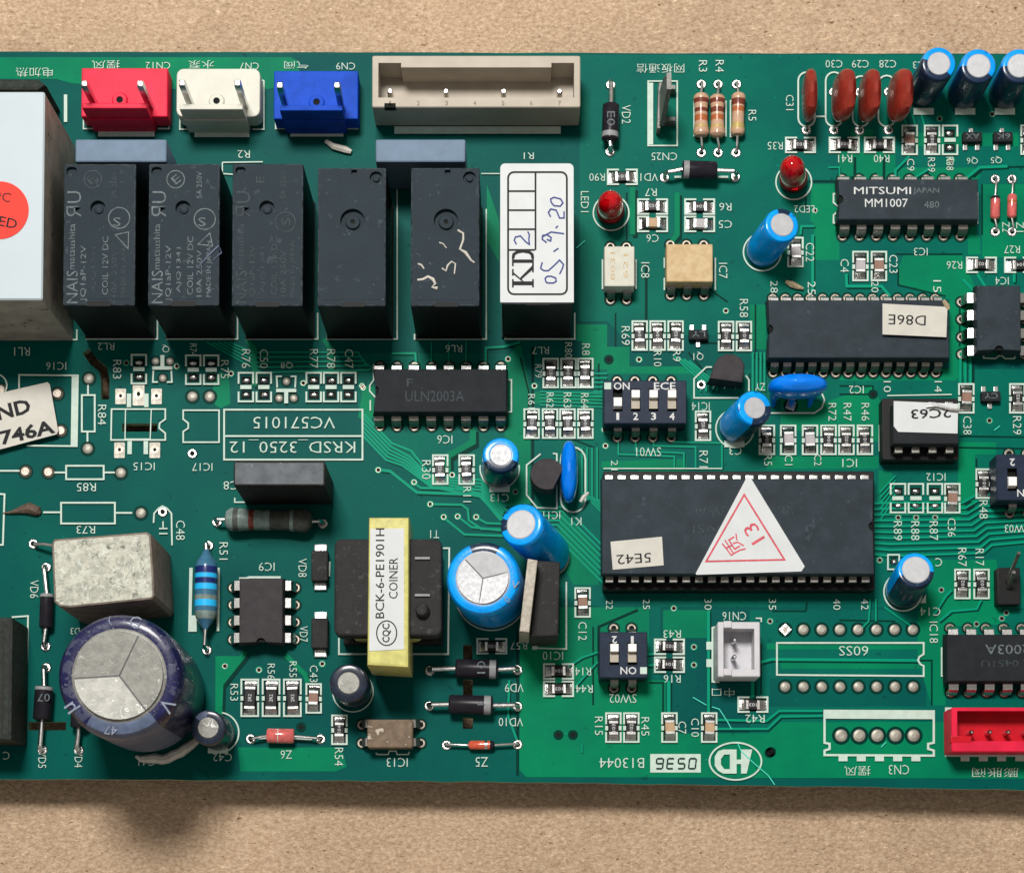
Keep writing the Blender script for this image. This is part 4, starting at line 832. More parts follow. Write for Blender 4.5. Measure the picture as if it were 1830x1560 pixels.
# ---------------------------------------------------------------- relays
RH = 203
def relay(x0, x1, y0, y1, label, style, texts=()):
    q = rect(x0,y0,x1,y1,RH); X0,Y0,X1,Y1 = q; b_ = MB(); m = 'relay_black'
    out = rpoly(X0,Y0,X1,Y1,2,1); n = len(out); holes = []
    if style == 'a': dc = U(x0+63, y0+79, RH); dr = 13
    else: dc = U(x0+63, y0+95, RH); dr = 21
    ch = 2.5; top = inset(out, ch)
    holes.append(circ(dc[0], dc[1], dr, 24))
    if style == 'a': nc = U(x0+16, y0+14, RH); holes.append(rpoly(nc[0]-9, nc[1]-8, nc[0]+9, nc[1]+8, 6, 3))
    else: nc = U(x1-18, y0+18, RH); holes.append(circ(nc[0], nc[1], 11, 18)); n2 = U(x0+66, y0+8, RH); holes.append(rpoly(n2[0]-5,n2[1]-4,n2[0]+5,n2[1]+4,1,1))
    b_.holed(top, holes, RH, m)
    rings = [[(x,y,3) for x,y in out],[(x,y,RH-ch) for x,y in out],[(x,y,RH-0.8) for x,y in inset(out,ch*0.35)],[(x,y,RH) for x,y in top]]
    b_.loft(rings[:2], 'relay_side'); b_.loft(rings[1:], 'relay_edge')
    for k, h_ in enumerate(holes):
        d = (9 if k == 0 else 7); hh = h_[::-1]; 
        b_.loft([[(x,y,RH) for x,y in hh],[(x,y,RH-d) for x,y in hh]], m); b_.poly(h_, RH-d, m)
    if style == 'b':
        b_.lathe((dc[0],dc[1],RH-9),(dc[0],dc[1],RH-4),[(0,13),(0.9,12),(1,11)],m,24,cap0=False,cap1=False); b_.annulus(dc[0],dc[1],4,11,RH-4,m); b_.disc(dc[0],dc[1],4,RH-6,'hole_dark')
        b_.lathe((nc[0],nc[1],RH-7),(nc[0],nc[1],RH-3),[(0,6),(1,5)],m,18,cap0=False)
    else:
        b_.lathe((dc[0],dc[1],RH-9),(dc[0],dc[1],RH-5),[(0,8),(0.7,7),(1,3)],'chip_grey',16,cap0=False)
    # catch on the front edge
    f = U(x0+64, y1, RH); b_.box(f[0]-20, Y0-1.2, f[0]+20, Y0+7, RH-14, RH+0.4, 'relay_side')
    b_.box(X0+8, Y0+11, X1-8, Y0+13, RH+0.05, RH+0.5, 'relay_black')
    for tx in texts: b_.text(tx[0], U(x0+tx[1], y0+tx[2], RH), tx[4], tx[5], tx[6] if len(tx) > 6 else 90, tx[3], z=RH+0.4, bold=-0.004)
    r_ = obj('relay', b_, board, label=label)
    bs = MB(); bs.box(X0-1.5, Y0-1.5, X1+1.5, Y1+1.5, 0.5, 9, 'relay_side'); obj('relay_base', bs, r_)
    return r_
def nais(m1, m2, mod):
    return [('ЯU',20,72,44,25,m1),('NAIS',17,220,56,19,m1),('matsushita',16,148,78,11,m1),(mod,38,196,96,12,m1),('AJQ1341',56,190,78,9,m2),('COIL 12V DC',76,182,100,10,m1),
            ('10A 250V',92,196,80,9,m2),('MADE IN JAPAN',110,188,96,10,m2),('S',97,104,13,15,m1,0),('E',51,28,12,14,m2,40),('5A 250V',92,38,46,9,m2)]
def ring_print(r_, x, y, rad, m='print_grey'):
    b_ = MB(); c = U(x, y, RH); b_.line(circ(c[0], c[1], rad, 28), 1.8, RH+0.5, m, True); obj('printed_ring', b_, r_)
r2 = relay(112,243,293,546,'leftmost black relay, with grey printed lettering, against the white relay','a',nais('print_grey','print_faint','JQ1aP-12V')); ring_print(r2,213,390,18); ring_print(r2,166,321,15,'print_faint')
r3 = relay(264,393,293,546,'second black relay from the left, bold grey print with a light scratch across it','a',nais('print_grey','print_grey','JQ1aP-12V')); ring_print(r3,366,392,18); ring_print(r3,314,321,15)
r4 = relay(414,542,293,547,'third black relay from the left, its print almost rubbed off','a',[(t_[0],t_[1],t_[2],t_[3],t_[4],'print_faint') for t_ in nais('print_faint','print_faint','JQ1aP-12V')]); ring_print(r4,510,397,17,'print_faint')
for pts, r_ in (([(206,420),(230,415),(229,445),(206,420)], r2), ([(354,437),(375,417),(380,440),(354,437)], r3)):
    b_ = MB(); b_.line([U(*p_, RH)[:2] for p_ in pts[:3]], 1.6, RH+0.5, 'print_grey', True); obj('printed_mark', b_, r_)
b_ = MB(); P = [U(*p_, RH) for p_ in ((352,480),(375,455),(391,440),(396,452),(378,468))]; b_.tube([(x,y,z+1.2) for x,y,z in P], [0.8,1.6,2.2,1.4,0.6], 'sleeve_mark', 6); obj('scratch', b_, r3)
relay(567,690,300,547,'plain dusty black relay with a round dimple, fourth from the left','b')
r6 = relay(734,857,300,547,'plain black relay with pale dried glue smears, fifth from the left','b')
for pts, w in (([(747,472),(753,474),(758,481)],1.6), ([(746,501),(756,500),(765,495),(774,500),(778,508),(772,514),(782,516)],2.6), ([(790,480),(797,485),(800,475),(807,468),(814,472),(812,490)],1.7),
               ([(818,412),(828,418),(828,430),(822,446),(832,452),(842,466),(848,470)],2.4), ([(785,434),(792,436),(798,444)],1.2)):
    b_ = MB(); b_.tube([(*U(*p_, RH)[:2], RH+w*0.5) for p_ in pts], [w*random.uniform(.6,1.3) for _ in pts], 'glue', 7); obj('glue_smear', b_, r6)
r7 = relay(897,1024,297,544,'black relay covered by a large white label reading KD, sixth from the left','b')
z_ = RH+1; t = MB(); P = rpoly(*[*rect(894,293,1025,541,z_)], 8, 4, (0,0,1,1)); t.prism(P, z_, z_+1.2, 'paper_white', bottom=True); tz = z_+1.6
lp = rect(908,308,1013,526,tz); t.line(rpoly(*lp, 10, 4), 3.2, tz, 'ink', True)
t.line([U(957,309,tz)[:2],U(957,447,tz)[:2]], 3, tz+.1, 'ink')
for yy in (342,376,410,447): t.line([U(909,yy,tz)[:2],U(956,yy,tz)[:2]], 3, tz+.2, 'ink')
def ser(pts): t.poly([U(*p_, tz)[:2] for p_ in pts], tz+.15, 'ink')
# the letters K and D, reading upwards, with serifs
ser([(915,514),(918,514),(918,510),(951,510),(951,514),(954,514),(954,499),(951,499),(951,503),(918,503),(918,499),(915,499)])
ser([(933,503),(936,503),(918,487),(918,491)]); ser([(930,502),(937,495),(951,483),(951,475),(930,496)]); ser([(915,493),(918,493),(918,481),(915,481)]); ser([(951,487),(954,487),(954,472),(951,472)])
ser([(915,476),(918,476),(918,470),(951,470),(951,476),(954,476),(954,459),(951,459),(951,464),(918,464),(918,459),(915,459)])
t.line([U(*p_, tz)[:2] for p_ in ((917,462),(918,455),(924,451),(934,449),(946,451),(951,455),(952,462))], 5, tz+.3, 'ink')
def ink(pts, w=2.4): t.line([U(*p_, tz)[:2] for p_ in pts], w, tz+.35+random.uniform(0,.1), 'ink_blue')
ink([(923,437),(919,430),(921,424),(930,422),(940,433),(946,437),(945,428),(946,420),(943,414)])
ink([(976,505),(974,498),(978,494),(985,494),(993,497),(994,503),(989,506),(980,506),(976,505)])
ink([(966,480),(972,484),(980,484),(991,474),(1000,465),(1007,473),(1005,480),(1000,490)]); ink([(966,480),(969,469)]); ink([(989,450),(998,444)])
ink([(977,428),(984,431),(985,425),(978,420),(970,421),(969,428),(977,434)]); ink([(968,424),(985,415),(1008,418)]); ink([(993,408),(997,404)])
ink([(984,388),(980,380),(984,374),(994,376),(1000,390),(1008,390),(1008,378)]); ink([(985,362),(984,356),(990,353),(1002,356),(1006,363),(1001,369),(990,368),(985,362)])
obj('paper_label', t, r7, label='white paper label with a ruled frame, the letters KD and a handwritten date')
# white relay on the far left
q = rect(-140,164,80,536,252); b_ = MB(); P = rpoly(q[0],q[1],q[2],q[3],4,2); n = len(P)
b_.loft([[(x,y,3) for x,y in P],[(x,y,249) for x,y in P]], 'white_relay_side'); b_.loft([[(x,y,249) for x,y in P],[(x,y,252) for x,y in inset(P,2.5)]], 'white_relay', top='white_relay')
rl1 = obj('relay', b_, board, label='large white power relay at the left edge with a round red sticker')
t = MB(); c = U(-1,376,253); t.prism(circ(c[0],c[1],49,48), 252.3, 253.4, 'red_sticker'); t.text('QC', U(1,352,253), 19, 'ink', -14, 34, z=253.8); t.text('PASSED', U(-15,392,253), 17, 'ink', -12, 88, z=253.8, bold=0.01)
obj('round_sticker', t, rl1, label='round red sticker reading QC PASSED')
b_ = MB(); a = U(18,150,120); b_.prism([(a[0]-60+150*0, a[1]-12),(a[0]+48,a[1]-12),(a[0]+62,a[1]-2),(a[0]+48,a[1]+9),(a[0]-60,a[1]+10)], 3, 120, 'charcoal', 6); obj('disc_varistor', b_, board, label='dark disc component peeping out behind the white relay')

# ---------------------------------------------------------------- wire-to-board headers
def header2(x0, y0, x1, y1, wx0, wx1, wy, tips, m, label, pinm='tin', rr=2):
    h = 50; q = rect(x0,y0,x1,y1,h); b_ = MB(); b_.prism(rpoly(*q, rr, 3), 6, h, m, 2)
    r_ = obj('pin_header', b_, board, label=label)
    wz = 106; w = rect(wx0, wy, wx1, wy+9, wz); b2 = MB(); Pb = [(w[0],w[1]-1),(w[2],w[1]-1),(w[2],w[3]),(w[0],w[3])]
    b2.prism(Pb, 4, wz, m, 2.0); b2.box(w[0]+1, w[1]-4, w[2]-1, w[1]-1, 4, 62, m, 1.5); obj('locking_wall', b2, r_)
    c = U((wx0+wx1)/2+10, wy-4, h); b3 = MB(); b3.lathe((c[0],c[1],h-1),(c[0],c[1],h+4),[(0,15),(0.8,13),(1,12)],m,24,cap0=False,cap1=False); b3.annulus(c[0],c[1],6,12,h+4,m); b3.disc(c[0],c[1],6,h+1.5,'hole_dark'); obj('centre_boss', b3, r_)
    for tx, ty in tips:
        a = U(tx, ty, 156); b4 = MB(); w_ = 5.2; b4.prism([(a[0]-w_,a[1]-w_),(a[0]+w_,a[1]-w_),(a[0]+w_,a[1]+w_),(a[0]-w_,a[1]+w_)], h-2, 156, pinm, 2.5); obj('contact_pin', b4, r_)
    return r_
header2(145,122,300,209,147,262,184,((150,149),(250,149)),'red_nylon','bright red two-pin header on the top edge, left of the white one')
header2(315,123,465,209,321,434,186,((325,148),(424,148)),'white_nylon','white two-pin header on the top edge between the red and the blue', rr=12)
header2(489,127,640,213,500,612,188,((500,152),(602,152)),'blue_nylon','blue two-pin header on the top edge')
# long ivory header
h = 92; q = rect(665,100,1037,192,h); i_ = rect(676,113,1026,175,h); b_ = MB(); P = rpoly(*q, 3, 2); I = [(i_[0],i_[1]),(i_[2],i_[1]),(i_[2],i_[3]),(i_[2]-40,i_[3]),(i_[2]-40,i_[3]-8),(i_[0]+40,i_[3]-8),(i_[0]+40,i_[3]),(i_[0],i_[3])]
b_.holed(inset(P,1.5), [I], h, 'ivory_nylon'); b_.loft([[(x,y,6) for x,y in P],[(x,y,h-1.5) for x,y in P],[(x,y,h) for x,y in inset(P,1.5)]], 'ivory_nylon')
b_.loft([[(x,y,h) for x,y in I[::-1]],[(x,y,24) for x,y in I[::-1]]], 'ivory_nylon'); b_.poly(I, 24, 'ivory_nylon')
k = U(697,190,h); b_.box(k[0]-10,q[1]-0.6,k[0]+10,q[1]+7,h-14,h+0.4,'hole_dark')
for i, s_ in enumerate('1234567'): b_.text(s_, U(697+i*50.5, 185, h), 8, 'box_side', 0, 5 if s_ != '1' else 3, z=h+0.4)
r_ = obj('pin_header', b_, board, label='long ivory shrouded header, the widest connector on the top edge')
for px in (697,797,900,1000):
    a = U(px,163,70); b4 = MB(); b4.lathe((a[0],a[1],22),(a[0],a[1],70),[(0,5.5),(0.9,5.2),(1,3)],'tin',12,cap0=False); obj('contact_pin', b4, r_)
# small white two-pin socket
h = 72; q = rect(1283,1111,1358,1209,h); i_ = rect(1293,1123,1348,1196,h); b_ = MB(); P = rpoly(*q, 2, 2); I = [(i_[0],i_[1]),(i_[2],i_[1]),(i_[2],i_[3]),(i_[0],i_[3])]
b_.holed(inset(P,1.5), [I], h, 'jst_white'); b_.loft([[(x,y,4) for x,y in P],[(x,y,h-1.5) for x,y in P],[(x,y,h) for x,y in inset(P,1.5)]], 'jst_white')
b_.loft([[(x,y,h) for x,y in I[::-1]],[(x,y,22) for x,y in I[::-1]]], 'jst_white'); b_.poly(I, 22, 'jst_white')
for yy in (1116,1201):
    k = U(1300,yy,h); b_.box(k[0]-7,k[1]-6,k[0]+7,k[1]+6,h-4,h+5,'jst_white',1.5)
r_ = obj('pin_header', b_, board, label='small open white two-pin connector above the chip resistor marked R42')
for py in (1143,1173):
    a = U(1313,py,60); b4 = MB(); b4.lathe((a[0],a[1],20),(a[0],a[1],60),[(0,4.2),(0.92,4),(1,1.8)],'tin',12,cap0=False); obj('contact_pin', b4, r_)
# red shrouded header bottom right
h = 70; q = rect(1701,1264,1960,1343,h); i_ = rect(1711,1270,1950,1324,h); b_ = MB(); P = rpoly(*q, 3, 2); I = [(i_[0],i_[1]),(i_[2],i_[1]),(i_[2],i_[3]),(i_[0],i_[3])]
b_.holed(inset(P,1.5), [I], h, 'red_nylon'); b_.loft([[(x,y,4) for x,y in P],[(x,y,h-1.5) for x,y in P],[(x,y,h) for x,y in inset(P,1.5)]], 'red_nylon')
b_.loft([[(x,y,h) for x,y in I[::-1]],[(x,y,26) for x,y in I[::-1]]], 'red_nylon_deep'); b_.poly(I, 26, 'red_nylon_deep')
k = U(1722,1324,h); b_.box(k[0]-22,k[1]-3,k[0]+14,k[1]+9,h-10,h+0.5,'red_nylon_deep',1)
r_ = obj('pin_header', b_, board, label='red shrouded header with a row of pins in the lower right corner')
for i in range(6):
    a = U(1737+i*32.7,1308,56); b4 = MB(); b4.lathe((a[0],a[1],24),(a[0],a[1],56),[(0,4.6),(0.9,4.4),(1,2)],'tin',12,cap0=False); obj('contact_pin', b4, r_)

# ---------------------------------------------------------------- box film capacitors
def boxcap(x0,y0,x1,y1,h,m,label,ms=None):
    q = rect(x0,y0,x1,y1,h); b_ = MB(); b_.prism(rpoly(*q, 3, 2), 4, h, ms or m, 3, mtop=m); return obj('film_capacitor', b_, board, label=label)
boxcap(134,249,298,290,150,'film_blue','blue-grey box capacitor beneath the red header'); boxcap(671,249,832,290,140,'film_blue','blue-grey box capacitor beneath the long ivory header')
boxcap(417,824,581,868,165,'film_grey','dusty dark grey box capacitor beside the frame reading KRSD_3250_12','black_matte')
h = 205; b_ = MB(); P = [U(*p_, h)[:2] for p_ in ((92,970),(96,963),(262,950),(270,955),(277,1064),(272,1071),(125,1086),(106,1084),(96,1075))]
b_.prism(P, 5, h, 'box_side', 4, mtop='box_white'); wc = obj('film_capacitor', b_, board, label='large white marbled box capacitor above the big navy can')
l = MB(); l.tube([U(100,976,30),U(80,972,26),U(63,972,16),U(61,973,0.5)], 3.2, 'tin', 8); obj('lead', l, wc)

# ---------------------------------------------------------------- electrolytic capacitors
def ecap(tx, ty, tr, bx, by, h, label, sleeve='sleeve_blue', stripe='sleeve_stripe', top='alu', disc_r=0.66, stripe_dir=-90, stripe_w=0.24, score=None, lean=True, mark=None, cross=False):
    p1 = Vector(U(tx,ty,h)); b0 = Vector(U(bx,by,3)); r = tr*(1-h/CZ)*1.0
    ax = p1-b0; Lh = ax.length; e = r/Lh
    prof = [(0.0, r*0.90),(0.35*e,r*0.99),(1.6*e if 1.6*e < .4 else .4, r*1.0),(0.5,r),(1-0.30*e,r),(1-0.12*e,r*0.975),(1-0.03*e,r*0.92),(1.0,r*0.84),(1.0-0.01*e,r*disc_r*1.01)]
    d = math.radians(stripe_dir)
    sf = stripe_dir/360.0
    def mf(k, t):
        dt = (t+0.5/64-sf) % 1.0; dt = min(dt, 1-dt)
        return stripe if (stripe and dt < stripe_w/2) else sleeve
    b_ = MB(); R = b_.lathe(b0, p1, prof, sleeve, 64, cap1=False, mfun=mf)
    r_ = obj('electrolytic_capacitor', b_, board, label=label)
    t = MB(); d_ = ax.normalized(); c = Vector(p1)
    R2 = t.lathe(c-d_*2, c+d_*0.6, [(0,r*disc_r*1.03),(0.6,r*disc_r*1.01),(1,r*disc_r*0.95)], top, 48, cap0=False, cap1=not score)
    x = Vector((1,0,0))-d_*d_.x; x.normalize(); y = d_.cross(x)
    if score:
        for q_ in range(3):
            a0, a1 = score[q_], score[(q_+1) % 3]; a1 = a1 if a1 > a0 else a1+360; am = math.radians((a0+a1)/2); rr_ = r*disc_r*0.95
            pts = [c+d_*(-1.2)]
            for u in range(15):
                a = math.radians(a0+(a1-a0)*u/14); pts.append(c+(x*math.cos(a)+y*math.sin(a))*rr_+d_*(0.6+0.10*rr_*max(0, math.cos(a-am))))
            t.add([tuple(v_) for v_ in pts], [[0, u+1, u+2] for u in range(14)], top)
            t.add([tuple(v_) for v_ in pts[1:]]+[tuple(c+(x*math.cos(math.radians(a0+(a1-a0)*u/14))+y*math.sin(math.radians(a0+(a1-a0)*u/14)))*rr_+d_*0.4) for u in range(15)], [[u+15, u+16, u+1, u] for u in range(14)], top)
    if score:
        for a in score:
            a = math.radians(a); dr = x*math.cos(a)+y*math.sin(a); sd = d_.cross(dr); o = c+d_*(-0.8); w = r*0.010+0.3; e1 = c+d_*(0.9+0.10*0.5*r*disc_r*0.95)+dr*r*disc_r*0.95
            t.add([tuple(o-sd*w),tuple(e1-sd*w),tuple(e1+sd*w),tuple(o+sd*w)], [[0,1,2,3]], 'groove')
            pass
    obj('can_top', t, r_)
    if mark:
        for s_, a, rr, hh in mark:
            g = MB(); vs, fs, (w0, h0) = glyphs(s_, 0.0); sc_ = hh/h0; a = math.radians(a); o = c+d_*0.5*0 + (x*math.cos(a)+y*math.sin(a))*rr*r
            tang = -x*math.sin(a)+y*math.cos(a); rad = x*math.cos(a)+y*math.sin(a)
            g.add([tuple(o-d_*0.2+tang*(-u*sc_)*-1*(-1)+rad*(v*sc_)+d_*1.2) for u, v in vs], [f[::1] for f in fs], 'sleeve_print'); obj('printed_mark', g, r_)
    return r_
ecap(1678,114,31.5,1648,164,132,'blue can capacitor on the top edge, leftmost of three beside the red film capacitors',stripe_dir=-120,stripe_w=0.42)
ecap(1749,118,32.5,1722,168,132,'blue can capacitor on the top edge, middle of three in the upper right corner',stripe_dir=-110,stripe_w=0.40)
ecap(1822,118,32.5,1796,168,132,'blue can capacitor on the top edge, cut by the right photo edge',stripe_dir=-110,stripe_w=0.40)
ecap(1398,402,32,1361,450,130,'leaning blue can capacitor above the long twenty-eight-pin chip',stripe_dir=80,stripe_w=0.14)
ecap(1349,729,32.5,1313,763,118,'leaning blue can capacitor between the four-way switch and the blue resonator',stripe_dir=-45,stripe_w=0.30,disc_r=0.6)
ecap(895,813,33,893,843,112,'upright blue can capacitor above the marking C13',stripe_dir=-90,stripe_w=0.36,disc_r=0.6)
ecap(931,937,40,984,992,185,'strongly leaning blue can capacitor with a torn top above the large blue can',stripe_dir=178,stripe_w=0.10)
ecap(863,1033,67,880,1062,185,'large bright blue can capacitor with a three-way scored top beside the transformer',stripe_dir=88,stripe_w=0.145,disc_r=0.72,score=(12,133,262), mark=[('0',-42,0.87,12),('>',-12,0.88,13)])
ecap(1637,1018,34,1613,1058,112,'blue can capacitor standing alone above the empty chip outline marked 60SS',stripe_dir=-80,stripe_w=0.42,disc_r=0.73)
ecap(213,1207,113,266,1243,285,'huge navy can capacitor with a scored aluminium top in the lower left',sleeve='sleeve_navy',stripe='sleeve_mark',top='alu_old',stripe_dir=-85,stripe_w=0.20,disc_r=0.735,score=(64,184,308), mark=[('G',74,0.88,20),('(',100,0.88,16),('V',-32,0.89,24),('µ',-146,0.88,24),('47',-98,0.87,15)])
ecap(372,1300,32,391,1311,125,'small dark can capacitor touching the huge navy can',sleeve='sleeve_dark',stripe='sleeve_mark',top='alu_old',stripe_dir=120,stripe_w=0.12,disc_r=0.58)
ecap(623,1220,35,632,1232,115,'small dark can capacitor below the transformer',sleeve='sleeve_dark',stripe=None,top='alu_old',disc_r=0.56)
# white shrink ring under the huge can
b_ = MB(); c = U(276,1262,8); P = [(c[0]+(94+6*math.sin(i*2.1))*math.cos(math.radians(-110+i*7)), c[1]+(94+2*math.sin(i*1.7))*math.sin(math.radians(-110+i*7)), 6+2*math.sin(i)) for i in range(13)]
b_.tube(P, [3,6,8,9,9,9,9,9,9,8,7,5,2], 'glue', 8); obj('glue_bead', b_, board, label='pale dried glue around the foot of the huge navy can')

# ---------------------------------------------------------------- red dipped capacitors
def blob_rings(c, hx, hy, z0, z1, lean=(0,0), n=28, p_=2.6, k=11, q_=2.4, ql=None):
    rings = []
    for i in range(k+1):
        u = -1+2*i/k; u = max(-.995, min(.995, u)); qq = (ql or q_) if u < 0 else q_; f = (1-abs(u)**qq)**(1/qq); z = (z0+z1)/2+u*(z1-z0)/2; s_ = (u+1)/2
        ring = []
        for j in range(n):
            a = 2*math.pi*j/n; ca, sa = math.cos(a), math.sin(a)
            ring.append((c[0]+lean[0]*s_+hx*f*math.copysign(abs(ca)**(2/p_), ca), c[1]+lean[1]*s_+hy*f*math.copysign(abs(sa)**(2/p_), sa), z))
        rings.append(ring)
    return rings
for i, (cx, y0, y1, hx, ln) in enumerate(((1438,133,214,12.5,-4),(1498,131,216,16,14),(1543,132,216,14.5,12),(1597,131,216,16,16))):
    c = U(cx-ln*0.6, (y0+y1)/2+26, 8); b_ = MB(); R = blob_rings((c[0],c[1]+4), hx, 43, 10, 118, (ln, -2), p_=2.9, q_=3.0, ql=1.5)
    b_.loft(R, 'film_red', top='film_red', bottom=True)
    r_ = obj('dipped_capacitor', b_, board, label=('single slim brick-red dipped capacitor, leftmost of the four','fat brick-red dipped capacitor under the marking C30','brick-red dipped capacitor under the marking C29','brick-red dipped capacitor under the marking C28, next to the blue cans')[i])
    for sy in (-34, 34):
        l = MB(); l.tube([(c[0],c[1]+sy*0.9,20),(c[0],c[1]+sy,0.5)], 2.4, 'tin', 8); obj('lead', l, r_)
        pad('ring', cx-ln*0.6, (y0+y1)/2+26-sy)
# blue ceramic resonators
c = U(1020,856,10); b_ = MB(); b_.loft(blob_rings((c[0]-3,c[1]+3), 15.5, 54, 12, 80, (-2,4), p_=2.4), 'ceramic_blue', top='ceramic_blue', bottom=True)
x1_ = obj('resonator', b_, board, label='slim upright blue ceramic resonator beside the half-round transistor')
for sy in (-36, 36):
    l = MB(); l.tube([(c[0],c[1]+sy,20),(c[0],c[1]+sy,0.5)], 2.4, 'tin', 8); obj('lead', l, x1_)
b_ = MB(); P = [U(*p_, 24) for p_ in ((1037,897),(1043,888),(1052,880))]; b_.tube(P, [3,4,2], 'glue', 7); obj('wire_clipping', b_, label='tiny pale clipping lying at the foot of the slim blue resonator', cat='debris')
c = U(1415,708,10); b_ = MB()
top = blob_rings((c[0]+2,c[1]+2), 52, 19, 24, 98, (3,4), p_=2.2); b_.loft(top, 'ceramic_blue', top='ceramic_blue', bottom=True)
r_ = obj('resonator', b_, board, label='broad blue ceramic resonator under the long twenty-eight-pin chip')
for sx in (-34, 0, 34):
    l = MB(); l.tube([(c[0]+sx,c[1],44),(c[0]+sx,c[1]-4,22),(c[0]+sx*0.95,c[1]-16,0.5)], [9,7,3.2], 'ceramic_blue', 10); obj('coated_leg', l, r_)

# ---------------------------------------------------------------- LEDs
for bx, by, tx, ty, lb in ((1091,378,1091,357,'red indicator light beside the marking LED1'),(1418,322,1415,292,'red indicator light near the chip printed MM1007, tilted back')):
    b0 = Vector(U(bx,by-2,12)); p1 = Vector(U(tx,ty,108)); Lh = (p1-b0).length
    prof = [(0,25),(0.10,25),(0.11,23),(0.60,22.5)]+[(0.60+0.40*math.sin(a), 22.5*math.cos(a)) for a in [math.radians(15*i) for i in range(1,6)]]+[(1.0,1.0)]
    b_ = MB(); b_.lathe(b0, p1, prof, 'led_red', 32, mfun=lambda k, t: 'led_rim_shaded' if k < 2 else 'led_red')
    r_ = obj('indicator_light', b_, board, label=lb)
    s_ = MB(); c = U(bx,by,0); s_.lathe((c[0],c[1],0.8),(b0.x,b0.y,12),[(0,23),(0.8,23),(1,22)],'socket',24,cap0=False); obj('under_shade', s_, r_)  # black piece added to paint the shadow under the LED

# ---------------------------------------------------------------- axial parts
def axial(p0, p1, b0, b1, r, bands, label, name, z=None, lead=2.6, body='res_tan', shape='bone', leadm='tin'):
    """p0,p1: holes in the photo; b0,b1: body ends in the photo (at height z)"""
    z = z or r+4; A = Vector(U(*p0,0)); B = Vector(U(*p1,0)); a = Vector(U(*b0,z)); b2 = Vector(U(*b1,z)); d = (b2-a).normalized(); Lh = (b2-a).length
    m_ = MB()
    if shape == 'bone': prof = [(0,r*0.35),(0.02,r*0.75),(0.07,r*0.98),(0.13,r),(0.22,r*0.93),(0.30,r*0.86),(0.5,r*0.85),(0.70,r*0.86),(0.78,r*0.93),(0.87,r),(0.93,r*0.98),(0.98,r*0.75),(1,r*0.35)]
    elif shape == 'cyl': prof = [(0,r*0.80),(0.02,r*0.95),(0.04,r),(0.96,r),(0.98,r*0.95),(1,r*0.80)]
    else: prof = [(0,r*0.4),(0.04,r*0.8),(0.10,r),(0.90,r),(0.96,r*0.8),(1,r*0.4)]
    if shape == 'taper': prof = [(0,r*0.22),(0.08,r*0.5),(0.15,r*0.86),(0.20,r*0.97),(0.26,r),(0.74,r),(0.80,r*0.97),(0.86,r*0.86),(0.93,r*0.5),(1,r*0.22)]
    # refine the profile so bands land on rings
    cuts = sorted(set([t for t, _ in prof]+[t for bnd in bands for t in bnd[:2]]))
    def rad(t):
        for (t0, r0), (t1, r1) in zip(prof, prof[1:]):
            if t0 <= t <= t1: return r0+(r1-r0)*(t-t0)/max(1e-9, t1-t0)
        return prof[-1][1]
    pr = [(t, rad(t)) for t in cuts]
    def mf(k, t):
        mid = (pr[k][0]+pr[k+1][0])/2
        for s0, s1, mm in bands:
            if s0 <= mid <= s1: return mm
        return body
    m_.lathe(a, b2, pr, body, 24, mfun=mf)
    r_ = obj(name, m_, board, label=label)
    for H_, e, s_ in ((A, a, -1), (B, b2, 1)):
        l = MB(); bend = Vector((H_.x, H_.y, z)) - d*s_*min(6, (Vector((H_.x,H_.y,z))-e).length*0.3)
        mid = Vector((H_.x, H_.y, z*0.72)); pts = [e-d*s_*2, bend, mid, Vector((H_.x, H_.y, 0.5))]
        l.tube(pts, lead, leadm, 10); obj('lead', l, r_)
    return r_
brn = [(0.07,0.16,'res_brown'),(0.27,0.37,'res_brown'),(0.45,0.56,'res_orange'),(0.74,0.81,'res_gold')]
axial((1253,152),(1253,274),(1253,168),(1253,245),14,[(0.14,0.24,'res_brown'),(0.36,0.45,'res_brown'),(0.52,0.66,'res_orange'),(0.76,0.81,'res_gold')],'banded tan resistor, leftmost of three standing in a row','resistor',lead=2.4)
axial((1283,152),(1283,274),(1282,170),(1282,246),14,[(0.12,0.22,'res_brown'),(0.32,0.44,'res_brown'),(0.50,0.62,'res_orange'),(0.74,0.80,'res_gold')],'banded tan resistor touching its left neighbour, middle of three','resistor',lead=2.4)
axial((1316,152),(1315,274),(1320,167),(1318,243),13,[(0.16,0.30,'res_brown'),(0.34,0.46,'res_orange'),(0.72,0.86,'res_gold')],'banded tan resistor standing apart, rightmost of three','resistor',lead=2.4)
axial((1091,153),(1090,272),(1092,187),(1090,252),15,[(0.78,0.92,'diode_band')],'black upright diode beside the marking VD2','diode',body='diode_black',shape='cyl',lead=4.2,z=26)
axial((1187,318),(1314,317),(1219,303),(1281,305),15.5,[(0.04,0.20,'diode_band')],'black diode lying across, right of the marking VD1','diode',body='diode_black',shape='cyl',lead=4.2,z=30)
axial((1778,321),(1778,415),(1779,350),(1778,392),8.5,[(0.04,0.16,'diode_black')],'thin pink glass diode beside the marking Z2','diode',body='glass_pink',shape='cap',lead=2.2)
axial((1808,321),(1808,415),(1809,347),(1808,390),8.5,[(0.30,0.40,'res_orange')],'thin pink glass diode beside the marking Z1','diode',body='glass_pink',shape='cap',lead=2.2)
axial((1838,321),(1838,415),(1840,347),(1839,390),8.5,[(0.30,0.40,'res_orange')],'thin pink glass diode at the very right edge','diode',body='glass_pink',shape='cap',lead=2.2)
axial((448,1320),(573,1320),(477,1314),(526,1315),13,[(0.40,0.43,'paper_cream')],'pink cylindrical diode above the marking Z6','diode',body='glass_pink',shape='cyl',lead=2.6)
